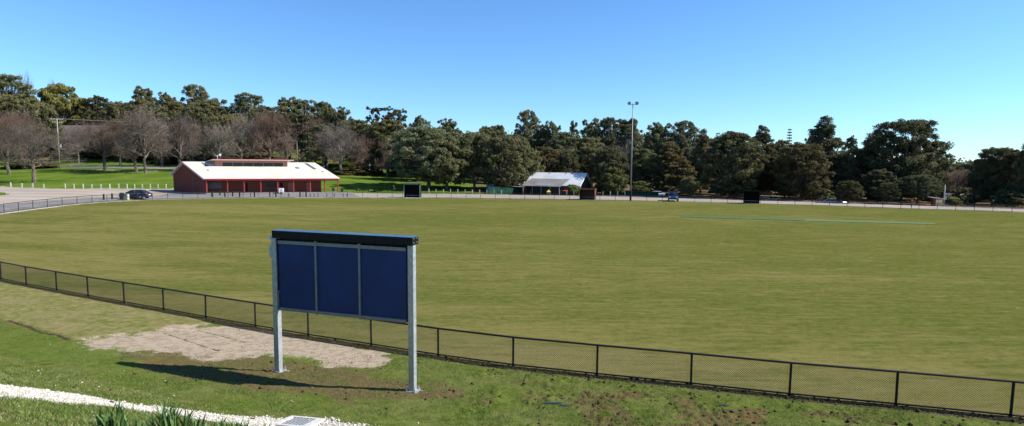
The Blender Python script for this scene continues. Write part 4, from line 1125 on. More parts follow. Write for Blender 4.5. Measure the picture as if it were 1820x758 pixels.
# ------------------------------------------------------------------ vehicles
M['tyre'] = simple('tyre_rubber', c4(.012,.012,.012), .9); M['rim'] = simple('alloy_rim', c4(.45,.46,.47), .35, .7)
M['headl'] = simple('headlight_glass', c4(.75,.76,.75), .15, 0, .6); M['taill'] = simple('tail_light_red', c4(.45,.015,.02), .25, 0, .6)
M['plate'] = simple('number_plate', c4(.7,.7,.68), .5)
def paint(name, col):
    t = NT(name); t.b.inputs['Coat Weight'].default_value = .8; t.b.inputs['Coat Roughness'].default_value = .05
    return t.done(col, .35, .2, .5)
def vehicle(name, p, head, label, pm, suv=False, cat='car'):
    t = thing(name, tuple(p), label, cat, None, head)
    if not suv:
        st = [(-2.42,.50,.80,.66),(-2.34,.32,.96,.82),(-1.9,.26,1.03,.89),(-1.0,.22,1.0,.92),(.0,.22,.97,.925),(.95,.22,.95,.92),(1.5,.24,.90,.90),(2.15,.26,.78,.86),(2.36,.32,.68,.76),(2.44,.40,.58,.62)]
        gl = [(-1.95,1.0,.74,.02),(-1.25,1.40,.60,.35),(-.5,1.47,.60,.42),(.25,1.44,.60,.40),(1.15,.94,.74,.02)]; wx = (-1.42, 1.45); wr = .33
    else:
        st = [(-2.3,.50,1.1,.80),(-2.25,.40,1.18,.90),(-1.2,.38,1.18,.94),(0,.38,1.15,.95),(.9,.38,1.12,.94),(1.6,.40,1.08,.92),(2.15,.42,1.0,.88),(2.28,.46,.86,.80)]
        gl = [(-2.26,1.16,.84,.02),(-2.1,1.78,.74,.55),(-.6,1.84,.74,.6),(.55,1.80,.74,.58),(1.15,1.12,.82,.02)]; wx = (-1.4, 1.42); wr = .39
    m = MB(); n = 8; vs = []
    for (x, zb, zt, hw) in st:
        vs += [(x,-hw*.86,zb),(x,-hw,zb+.16),(x,-hw,zt-.16),(x,-hw*.86,zt),(x,hw*.86,zt),(x,hw,zt-.16),(x,hw,zb+.16),(x,hw*.86,zb)]
    fs = []
    for i in range(len(st)-1):
        for k in range(8): fs.append((i*8+k, i*8+(k+1)%8, (i+1)*8+(k+1)%8, (i+1)*8+k))
    fs += [tuple(range(7,-1,-1)), tuple(range((len(st)-1)*8, len(st)*8))]
    m.add(vs, fs); body = m.build('body', pm, t, .02, True)
    zb = gl[0][1]-.06; m = MB(); vs = []; base = st[0][3]
    for (x, zt, hw, _) in gl: vs += [(x,-.80 if not suv else -.88,zb),(x,-hw,zt),(x,hw,zt),(x,.80 if not suv else .88,zb)]
    fs = []
    for i in range(len(gl)-1):
        for k in range(3): fs.append((i*4+k, i*4+k+1, (i+1)*4+k+1, (i+1)*4+k))
    fs += [(0,1,2,3)[::-1], tuple(range((len(gl)-1)*4, len(gl)*4))]
    m.add(vs, fs); m.build('windows', M['glass'], t, 0, True)
    m = MB(); g = gl[1:-1]; vs = []
    for (x, zt, hw, _) in g: vs += [(x,-hw-.03,zt-.05),(x,-hw,zt+.025),(x,hw,zt+.025),(x,hw+.03,zt-.05)]
    fs = []
    for i in range(len(g)-1):
        for k in range(3): fs.append((i*4+k, i*4+k+1, (i+1)*4+k+1, (i+1)*4+k))
    fs += [(3,2,1,0), tuple(range((len(g)-1)*4, len(g)*4))]
    m.add(vs, fs)
    for s in (-1, 1):
        for (x0, z0_, h0), (x1, z1_, h1) in (((gl[0][0]-.02, zb+.04, .79 if not suv else .87), (g[0][0], g[0][1], g[0][2])), ((gl[-1][0]+.02, zb+.04, .79 if not suv else .87), (g[-1][0], g[-1][1], g[-1][2])), ((-.35, zb, .81 if not suv else .89), (-.35, g[1][1]-.02, g[1][2]))):
            m.tube((x0, s*h0, z0_), (x1, s*(h1+.01), z1_), .045, n=6)
    m.build('roof_and_pillars', pm, t, 0, False)
    hw = .93 if not suv else .95
    for x in wx:
        for s in (-1, 1):
            m = MB(); m.tube((x, s*(hw-.20), wr), (x, s*(hw+.0), wr), wr, n=20); w = m.build('wheel', M['tyre'], t)
            m = MB(); m.tube((x, s*(hw+.001), wr), (x, s*(hw+.015), wr), wr*.62, n=16); m.build('rim', M['rim'], w)
    for s in (-1, 1):
        xf = st[-1][0]-.04; m = MB(); m.box(xf-.12, xf+.05, s*.66-.17, s*.66+.17, st[-2][2]-.22 if not suv else .78, st[-2][2]-.08 if not suv else .95); m.build('headlight', M['headl'], t, .02)
        xr = st[1][0]; m = MB(); m.box(xr-.06, xr+.25, s*.72-.16, s*.72+.12, st[1][2]-.24, st[1][2]-.06); m.build('tail_light', M['taill'], t, .02)
        m = MB(); m.box(.75, .95, s*.93-.04, s*1.05+.04, .95 if not suv else 1.12, 1.08 if not suv else 1.28); m.build('wing_mirror', pm, t, .02)
    m = MB(); m.box(st[0][0]-.02, st[0][0]+.05, -.26, .26, .60, .73); m.build('number_plate', M['plate'], t)
    m = MB(); m.box(st[-1][0]-.1, st[-1][0]+.02, -.42, .42, st[-1][1]+.12, st[-1][2]-.12); m.build('grille', M['black_metal'], t)
    return t
car_pt = hit(241, 353.2)
print('car', car_pt)
vehicle('parked_car', car_pt, math.pi-.02, 'dark blue sedan parked beside the black bin near the oval fence', paint('dark_blue_paint', c4(.010,.018,.045)))
q = hit(1196, 357.6); print('suv', q)
vehicle('parked_car', q, -math.pi/2-.25, 'blue four-wheel drive facing the oval on the ring road', paint('mid_blue_paint', c4(.02,.05,.14)), True)
q = at(1368, 127); q.z = zat(q, 361); vehicle('parked_car', q, math.pi+.1, 'white sedan parked just right of the black player shelter', paint('white_car_paint', c4(.78,.78,.77)))
q = at(1485, 116.5); q.z = zat(q, 366.5); vehicle('parked_car', q, .1, 'white sedan parked beyond the ring road under the tall trees at right', paint('white_car_paint', c4(.8,.8,.79)))
q = at(1164, 140); q.z = T(q.x, q.y)+.0; vehicle('parked_car', q, math.pi-.2, 'white sedan parked behind the low green fence', paint('white_car_paint', c4(.75,.76,.76)))
# motorbike-like dark scooter near the right road edge
def motorbike(px, Z, label):
    p = at(px, Z); t = thing('motorcycle', tuple(p), label, 'motorcycle', rz=.15)
    for x in (-.7, .7):
        m = MB(); n = 18
        for k in range(n):
            a0, a1 = 2*math.pi*k/n, 2*math.pi*(k+1)/n
            m.tube((x+.27*math.cos(a0), 0, .32+.27*math.sin(a0)), (x+.27*math.cos(a1), 0, .32+.27*math.sin(a1)), .055, n=6, cap=False)
        w = m.build('wheel', M['tyre'], t)
    m = MB(); m.path([(-.7,0,.32),(-.3,0,.6),(.35,0,.72),(.55,0,.95)], .06, 6); m.tube((.7,0,.32), (.45,0,1.0), .035, n=6); m.box(-.3,.25,-.14,.14,.3,.6); m.build('frame', M['black_metal'], t)
    m = MB(); m.box(-.65,.0,-.13,.13,.72,.82); m.build('seat', M['black_metal'], t, .03)
    m = MB(); m.sphere((.22,0,.82), .2, 10, 6, (1.2,.7,.7)); m.build('fuel_tank', M['black_metal'], t, smooth=True)
    m = MB(); m.tube((.45,-.35,1.05), (.45,.35,1.05), .02, n=6); m.build('handlebar', M['galv'], t)
motorbike(1457, 113, 'dark motorcycle standing on the ring road edge at right')
# ------------------------------------------------------------------ people
def person(p, h, label, face, shirt, trousers, skin=c4(.42,.25,.17), hair=c4(.03,.02,.015), pose='stand'):
    s = h/1.75
    t = thing('person', tuple(p), label, 'person', None, face)
    def skinmesh(name, V, E, R, mat, root=0, lv=2):
        me = bpy.data.meshes.new(name); me.from_pydata([tuple(Vector(v)*s) for v in V], E, []); me.update(); me.materials.append(mat)
        o = link(bpy.data.objects.new(name, me), t)
        sk = o.modifiers.new('s', 'SKIN'); sk.use_smooth_shade = True
        for i, r in enumerate(R):
            d = me.skin_vertices[0].data[i]; rr = r if isinstance(r, tuple) else (r, r)
            d.radius = (rr[0]*s, rr[1]*s); d.use_root = (i == root)
        o.modifiers.new('u', 'SUBSURF').levels = lv; o.modifiers['u'].render_levels = lv
        return o
    st = .22 if pose == 'walk' else .04
    # body: pelvis, spine, chest, neck, head / arms / legs (face toward -y)
    V = [(0,0,.95),(0,0,1.15),(0,.01,1.36),(0,.0,1.49),(0,-.012,1.585),(0,-.012,1.68)]
    E = [(0,1),(1,2),(2,3),(3,4),(4,5)]; R = [(.105,.075),(.10,.07),(.115,.07),.050,(.066,.078),(.074,.090)]
    bend = .28 if pose == 'lean' else .0
    for sg in (-1, 1):
        n = len(V)
        ey = (-.22 if pose == 'lean' else (.06*sg if pose == 'walk' else .02)); hy = (-.40 if pose == 'lean' else (.14*sg*-1 if pose == 'walk' else -.06))
        hz_ = 1.02 if pose == 'lean' else .86
        V += [(sg*.17,.01,1.42),(sg*.235,ey*.5+.04,1.16),(sg*.22,hy,hz_+.03),(sg*.215,hy-.03,hz_-.06)]
        E += [(2,n),(n,n+1),(n+1,n+2),(n+2,n+3)]; R += [.062,.045,.032,.036]
        n = len(V); fy = sg*st
        V += [(sg*.095,0,.86),(sg*.10,fy*.6-.02,.48),(sg*.10,fy,.09),(sg*.105,fy-.13,.04)]
        E += [(0,n),(n,n+1),(n+1,n+2),(n+2,n+3)]; R += [.088,.06,.042,.036]
    skinmesh('body', V, E, R, simple('skin', skin, .6))
    # shirt
    V2 = [(0,0,.90),(0,0,1.02),(0,0,1.20),(0,.01,1.38),(0,0,1.46)]; E2 = [(0,1),(1,2),(2,3),(3,4)]; R2 = [(.19,.135),(.185,.13),(.175,.125),(.185,.125),.085]
    for sg in (-1, 1):
        n = len(V2); a = V[6+(0 if sg < 0 else 8)]; b = V[7+(0 if sg < 0 else 8)]; c = V[8+(0 if sg < 0 else 8)]
        V2 += [a, b, tuple(Vector(b).lerp(Vector(c), .85))]; E2 += [(3,n),(n,n+1),(n+1,n+2)]; R2 += [.076,.060,.044]
    skinmesh('shirt', V2, E2, R2, shirt)
    V3 = [(0,0,1.02),(0,0,.92)]; E3 = [(0,1)]; R3_ = [(.175,.125),(.175,.125)]
    for sg in (-1, 1):
        n = len(V3); k = 10+(0 if sg < 0 else 8); V3 += [V[k], V[k+1], tuple(Vector(V[k+1]).lerp(Vector(V[k+2]), .9))]; E3 += [(1,n),(n,n+1),(n+1,n+2)]; R3_ += [.102,.074,.055]
    skinmesh('trousers', V3, E3, R3_, trousers)
    m = MB(); m.sphere((0,.022*s,1.695*s), .100*s, 14, 8, (.92,1.02,.88)); m.build('hair', simple('hair', hair, .9), t, smooth=True)
    m = MB()
    for sg in (-1, 1): m.box(sg*.105*s-.045*s, sg*.105*s+.045*s, (sg*st-.20)*s, (sg*st+.06)*s, -.01, .085*s)
    m.build('shoes', M['black_metal'], t, .015)
    for sg in (-1, 1):
        m = MB(); m.sphere((sg*.030*s, -.092*s, 1.645*s), .011*s, 8, 5); m.build('eye', M['dark'], t, smooth=True)
        m = MB(); m.sphere((sg*.084*s, .0, 1.635*s), .022*s, 8, 5, (.4,.8,1.2)); m.build('ear', simple('skin', skin, .6), t, smooth=True)
        k = 9+(0 if sg < 0 else 8); hx, hy, hz = [c*s for c in V[k]]; m = MB()
        for f_, ln in enumerate((.070,.080,.076,.060)):
            x0 = hx; y0 = hy+(-.028+.019*f_)*s; m.path([(x0, y0, hz-.01*s), (x0-sg*.006*s, y0-.004*s, hz-.045*s), (x0-sg*.020*s, y0-.008*s, hz-.045*s-ln*.5*s)], [.0095*s, .009*s, .007*s], 6)
        m.path([(hx-sg*.012*s, hy-.030*s, hz+.025*s), (hx-sg*.02*s, hy-.055*s, hz-.0*s), (hx-sg*.02*s, hy-.060*s, hz-.028*s)], [.011*s, .010*s, .008*s], 6)
        m.build('fingers', simple('skin', skin, .6), t)
    m = MB(); m.add([(-.013*s,-.095*s,1.605*s),(.013*s,-.095*s,1.605*s),(0,-.122*s,1.608*s),(0,-.097*s,1.650*s)], [(0,1,2),(1,3,2),(3,0,2),(0,3,1)]); m.build('nose', simple('skin', skin, .6), t)
    m = MB(); m.box(-.022*s,.022*s,-.098*s,-.088*s,1.572*s,1.578*s); m.build('mouth', simple('lips', c4(.25,.09,.08), .6), t)
    return t
M['shirt_dark'] = simple('charcoal_cloth', c4(.02,.02,.023), .9); M['jeans'] = simple('dark_trousers', c4(.015,.016,.022), .9); M['shirt_red'] = simple('maroon_cloth', c4(.16,.03,.035), .9)
q = hit(699.8, 342.2); person(q, 1.7*1.0, 'person in dark clothes walking along the lawn edge left of the leftmost shelter', .6, M['shirt_dark'], M['jeans'], pose='walk')
q = hit_f(1619.5, 371.0, dish); q = at(1619.5, q.y+.45); person(q, 1.72, 'person in maroon top and dark trousers leaning on the far fence at right', .6, M['shirt_red'], M['jeans'], pose='lean')
# ------------------------------------------------------------------ trees
M['leaf'] = leaf_mat('olive_foliage', c4(.088,.096,.045), c4(.158,.162,.084), .33, .35, True)
M['bark'] = simple('grey_brown_bark', c4(.14,.115,.09), .95, 0, .1, .3, 1.2)
M['bark_pale'] = simple('pale_gum_bark', c4(.30,.27,.23), .9, 0, .1, .35, .8)
def mat_twig():
    t = NT('bare_twigs'); oi = t.node('ShaderNodeObjectInfo')
    col = t.mix(t.rng(t.noise(t.pos(), .5, 3), .3, .7), c4(.125,.104,.086), c4(.205,.172,.146))
    col = t.mix(1.0, col, oi.outputs['Color'], 'MULTIPLY'); return t.done(col, .9, 0, .1)
M['twig'] = mat_twig()
def leaf_cloud(cs, rs, counts, size, seed, flat=.7, up=.35, inner=.25, droop=0.0):
    rg = np.random.default_rng(seed); Vs = []; tints = []
    for c, r, n in zip(cs, rs, counts):
        n = int(n)
        if n < 4: continue
        d = rg.normal(size=(n, 3)); d /= np.linalg.norm(d, axis=1)[:, None]
        d[:, 2] = np.where((d[:, 2] < -.2) & (rg.random(n) < .55), -d[:, 2], d[:, 2])
        rad = np.where(rg.random(n) < inner, rg.random(n)**.5, rg.uniform(.78, 1.12, n))
        lump = 1+.22*np.sin(d[:, 0]*5+c[0])*np.sin(d[:, 1]*5+c[1]*2)+.12*np.sin(d[:, 2]*9+c[2])
        pos = np.array(c)+d*(rad*lump)[:, None]*np.array([r, r, r*flat])
        nr = d+rg.normal(size=(n, 3))*.6; nr[:, 2] += up; nr /= np.linalg.norm(nr, axis=1)[:, None]
        a = np.cross(nr, rg.normal(size=(n, 3))); a /= np.linalg.norm(a, axis=1)[:, None]; b = np.cross(nr, a)
        s = size*rg.uniform(.55, 1.25, n)[:, None]
        q = np.stack([pos-a*s, pos-b*s*.42, pos+a*s, pos+b*s*.42], 1)
        if droop: q[:, 2, 2] -= droop*s[:, 0]
        Vs.append(q); tints.append(np.repeat(np.clip(rg.uniform(-.15, 1.15)+rg.normal(size=n)*.12, 0, 1), 4))
    V = np.concatenate(Vs).reshape(-1, 3); T_ = np.concatenate(tints)
    return V, T_
def crown_obj(name, V, T_, parent, mat):
    o = np_mesh(name, V, np.arange(len(V)).reshape(-1, 4), mat, parent)
    a = o.data.attributes.new('tint', 'FLOAT_COLOR', 'POINT'); a.data.foreach_set('color', np.stack([T_, T_, T_, np.ones_like(T_)], 1).astype(np.float32).ravel())
    return o
def limb(m, a, b, ra, rb, rr, k=4, wob=.06):
    a = Vector(a); b = Vector(b); L = (b-a).length; pts = []
    for i in range(k+1):
        u = i/k; w = Vector((rr.uniform(-1,1), rr.uniform(-1,1), rr.uniform(-.5,.5)))*L*wob*(1 if 0 < i < k else 0)
        pts.append(a.lerp(b, u)+w)
    m.path(pts, [ra+(rb-ra)*i/k for i in range(k+1)], 7); return pts
PROTO = {}
def proto(key, trunk_mb, barkm, V, T_, H, W, mat=None):
    root = bpy.data.objects.new('tree', None)
    tr = trunk_mb.build('trunk', barkm, None); COL.objects.unlink(tr)
    cr = crown_obj('crown', V, T_, None, mat or M['leaf']); COL.objects.unlink(cr)
    V = np.asarray(V); PROTO[key] = (root, tr, cr, float(np.percentile(V[:, 2], 99.8)), float(2*np.percentile(np.abs(V[:, :2]), 99.3)))
def gum(key, seed, H=18., W=12., base=.30, ncl=60, rcl=(1.0, 1.9), n=190, size=.36, fork=1, bark='bark', shape='round', leaf=None, droop=.5, flat=.92):
    rr = random.Random(seed); m = MB(); cs = []; rs = []
    if H > 6: ncl = int(ncl*1.7); rcl = (rcl[0]*.66, rcl[1]*.78); size = size*.62; n = int(n*1.5)
    forks = []
    if fork == 1: top = Vector((rr.uniform(-.6,.6), rr.uniform(-.6,.6), H*base)); limb(m, (0,0,-.8), top, H*.024, H*.017, rr, 4, .03); forks = [top]
    else:
        f0 = Vector((0,0,H*.10)); limb(m, (0,0,-.8), f0, H*.030, H*.026, rr, 2, .02)
        for k in range(fork):
            g = 2*math.pi*k/fork+rr.uniform(-.3,.3); e = Vector((math.cos(g)*W*.17, math.sin(g)*W*.17, H*(base+rr.uniform(0,.1)))); limb(m, f0, e, H*.018, H*.012, rr, 3, .07); forks.append(e)
    tries = 0
    while len(cs) < ncl and tries < 5000:
        tries += 1
        u = rr.random(); z = base*.95+(1-base)*u*.97
        if shape == 'round': prof = math.sqrt(max(0, 1-((u-.45)/.58)**2))
        elif shape == 'cone': prof = (1-u**1.6)*.95+.12
        elif shape == 'open': prof = .55+.45*math.sin(math.pi*min(1, u*1.0+.1))
        elif shape == 'flat': z = .72+.24*rr.random(); prof = 1.0
        elif shape == 'tall': prof = .62+.38*math.sin(math.pi*min(1, u*.9+.15))
        rd = prof*W*.5*math.sqrt(rr.uniform(.12 if shape != 'open' else .05, 1))
        g = rr.uniform(0, 2*math.pi); r = rr.uniform(*rcl)
        c = Vector((math.cos(g)*max(0, rd-r*.5), math.sin(g)*max(0, rd-r*.5), z*H-r*.4))
        mind = .45 if shape in ('open', 'flat') else .36
        if any((c-q).length < (r+r2)*mind for q, r2 in zip(cs, rs)): continue
        cs.append(c); rs.append(r)
    for c, r in zip(cs, rs):
        f = min(forks, key=lambda q: (q-c).length)
        if rr.random() < .75:
            mid = f.lerp(c, .5)+Vector((0, 0, -.03*H*rr.random())); limb(m, f, mid, H*.009, H*.006, rr, 2, .08); limb(m, mid, c, H*.006, H*.0025, rr, 2, .08)
    # break every clump into smaller tufts so that the outline is uneven
    C2 = []; R2 = []; N2 = []
    for c, r in zip(cs, rs):
        kk = rr.randint(5, 8)
        for _ in range(kk):
            g = rr.uniform(0, 2*math.pi); e = rr.uniform(-.5, 1.0)
            o = Vector((math.cos(g)*math.cos(e), math.sin(g)*math.cos(e), math.sin(e)*.7))*r*rr.uniform(.45, .85)
            q = r*rr.uniform(.26, .52); C2.append(tuple(c+o)); R2.append(q); N2.append(n*(q/r)**2*1.1)
    V, T_ = leaf_cloud(C2, R2, N2, size, seed, flat, .12, .35, droop)
    proto(key, m, M[bark], V, T_, H, W)
gum('gum_a', 1, 18, 13, .24, 85, (1.2, 2.1), 200, .34)
gum('gum_b', 2, 18, 12, .30, 78, (1.0, 1.8), 190, .34, shape='open')
gum('gum_c', 3, 20, 11, .34, 70, (.9, 1.7), 190, .34, shape='open', bark='bark_pale')
gum('gum_spread', 4, 16, 20, .26, 105, (1.4, 2.3), 240, .36, fork=3)
gum('gum_low', 5, 14, 15, .16, 90, (1.3, 2.1), 220, .36, fork=2)
gum('dense_a', 6, 16, 13, .10, 110, (1.3, 2.1), 220, .34, shape='round', droop=.6)
gum('dense_b', 7, 20, 12, .12, 110, (1.2, 2.0), 210, .34, shape='cone', droop=.6)
gum('dense_c', 8, 18, 16, .10, 130, (1.4, 2.3), 220, .36, shape='tall', fork=2, droop=.6)
gum('flat', 9, 16, 13, .5, 26, (1.1, 1.7), 260, .28, shape='flat', flat=.38, fork=3)
gum('bush', 10, 4, 5, .02, 34, (.6, 1.0), 220, .22, shape='round', flat=.85)
gum('round', 11, 12, 10, .12, 70, (1.0, 1.6), 230, .26, shape='round', flat=.85, droop=0)
gum('gum_d', 12, 18, 9, .26, 70, (.9, 1.5), 200, .32, shape='tall', bark='bark_pale')
def spire():
    m = MB(); m.tube((0,0,-.5), (0,0,20), .25, .04, 8); rr = random.Random(3); cs = []; rs = []
    z = 5
    while z < 19.6:
        k = 6; w = 1.35*(1-(z/20)**2*.62)
        for i in range(k):
            g = i*math.pi/3+z; cs.append((math.cos(g)*w*.7, math.sin(g)*w*.7, z)); rs.append(w*.42)
            m.tube((0,0,z), (math.cos(g)*w, math.sin(g)*w, z), .05, .02, 5)
        z += .95
    V, T_ = leaf_cloud(cs, rs, [60]*len(cs), .22, 5, .5, .3, .5); proto('spire', m, M['bark'], V, T_, 20, 3)
spire()
def bare(key, seed, H=14., W=12., nl=8, upward=.5, dens=1.0):
    rr = random.Random(seed); segs = []; trunk = MB()
    th = H*.20; limb(trunk, (0,0,-.6), (rr.uniform(-.2,.2), rr.uniform(-.2,.2), th), H*.020, H*.016, rr, 3, .02)
    def grow(p, d, L, r, lv):
        k = 3 if lv < 2 else 2; q = p
        for i in range(k):
            d = (d+Vector((rr.gauss(0,1), rr.gauss(0,1), rr.gauss(0,1)))*.13+Vector((0,0,.05*upward))).normalized()
            e = q+d*L/k; r1 = r*(1-.28*(i+1)/k)
            segs.append((q, e, r*(1-.28*i/k), r1)); q = e
            if lv < 5:
                nb = [3, 3, 3, 3, 2][lv] if rr.random() < dens else 2
                for _ in range(nb if i == k-1 else max(1, nb-1)):
                    ax = d.orthogonal().normalized(); ax.rotate(Matrix.Rotation(rr.uniform(0, 6.28), 3, d))
                    nd = (d*rr.uniform(.65, 1.1)+ax*rr.uniform(.45, .95)+Vector((0,0,.12*upward))).normalized()
                    grow(q, nd, L*rr.uniform(.50, .76), max(.011, r1*rr.uniform(.42, .62)), lv+1)
    lead = Vector((0,0,th))
    for i in range(nl):
        u = i/(nl-1); g = i*2.4+rr.uniform(-.3,.3); el = .35+u*.95
        grow(lead+Vector((0,0,u*H*.22)), Vector((math.cos(g)*math.cos(el), math.sin(g)*math.cos(el), math.sin(el))), H*(.27+.06*u), H*.0075, 1)
    limb(trunk, (0,0,th), (0,0,th+H*.30), H*.016, H*.009, rr, 3, .04)
    grow(lead+Vector((0,0,H*.30)), Vector((0,0,1)), H*.26, H*.008, 1)
    n = len(segs); A = np.array([s[0] for s in segs]); B = np.array([s[1] for s in segs]); ra = np.array([s[2] for s in segs]); rb = np.array([s[3] for s in segs])
    ext = np.abs(A[:, :2]).max(); topz = B[:, 2].max()
    A[:, :2] *= W/2/ext; B[:, :2] *= W/2/ext; A[:, 2] = np.where(A[:, 2] > th, th+(A[:, 2]-th)*(H-th)/(topz-th), A[:, 2]); B[:, 2] = np.where(B[:, 2] > th, th+(B[:, 2]-th)*(H-th)/(topz-th), B[:, 2])
    w = B-A; w /= np.linalg.norm(w, axis=1)[:, None]; u_ = np.cross(w, np.array([.31, .77, .55])); u_ /= np.linalg.norm(u_, axis=1)[:, None]; t_ = np.cross(w, u_)
    V = np.zeros((n, 6, 3))
    for k in range(3):
        g = 2*math.pi*k/3; o = u_*math.cos(g)+t_*math.sin(g)
        V[:, k] = A+o*ra[:, None]; V[:, 3+k] = B+o*rb[:, None]
    fc = np.array([(0,1,4,3),(1,2,5,4),(2,0,3,5)])
    Fc = (fc[None]+6*np.arange(n)[:, None, None]).reshape(-1, 4)
    root = bpy.data.objects.new('tree', None); tr = trunk.build('trunk', M['bark']); COL.objects.unlink(tr)
    br = np_mesh('branches', V.reshape(-1, 3), Fc, M['twig']); COL.objects.unlink(br)
    print('bare', key, n); PROTO[key] = (root, tr, br, H, W)
bare('bare_a', 21, 14, 12); bare('bare_b', 22, 14, 11, 9, .8); bare('bare_c', 23, 15, 9, 9, 1.4); bare('bare_thin', 24, 16, 7, 6, 1.2, .5)
KIND = {'bare': 'leafless_tree', 'gum': 'gum_tree', 'dense': 'evergreen_tree', 'flat': 'pine_tree', 'bush': 'shrub', 'round': 'round_tree', 'spire': 'spire_tree'}
CATS = {'leafless_tree': 'bare tree', 'gum_tree': 'gum tree', 'evergreen_tree': 'evergreen tree', 'pine_tree': 'pine tree', 'shrub': 'shrub', 'round_tree': 'tree', 'spire_tree': 'conifer'}
used = {}
def tree(key, px, Z, top, wpx, label, col=(1, 1, 1), seed=None, group=None, bark=(1,1,1)):
    root, tr, cr, H, W = PROTO[key]
    p = at(px, Z); h = zat(p, top)-p.z; w = wpx/F*Z*(1.12 if key[:4] == 'bare' and wpx > 50 else 1.1)
    if h < 1: h = 1.0; print('LOW', label)
    nm = KIND[key.split('_')[0]]
    rr = random.Random(hash_(label))
    o = thing(nm, tuple(p), label, CATS[nm], group or ('leafless winter trees' if nm == 'leafless_tree' else 'evergreen trees around the ground'), rr.uniform(0, 6.28))
    o.scale = (w/W, w/W, h/H)
    for s in (tr, cr):
        c = s.copy(); COL.objects.link(c); c.parent = o
        if s is cr:
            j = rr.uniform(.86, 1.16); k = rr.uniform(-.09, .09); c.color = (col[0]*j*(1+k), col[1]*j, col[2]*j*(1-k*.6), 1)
    return o
def hash_(s):
    v = 7
    for ch in s: v = (v*31+ord(ch)) & 0xffffff
    return v
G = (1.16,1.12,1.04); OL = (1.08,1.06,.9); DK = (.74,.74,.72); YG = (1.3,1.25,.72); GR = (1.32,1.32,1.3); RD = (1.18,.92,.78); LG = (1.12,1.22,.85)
GY = (1,1,1); RB = (1.0,.84,.78); PG = (1.05,1.05,1.0); DB = (.8,.72,.68)
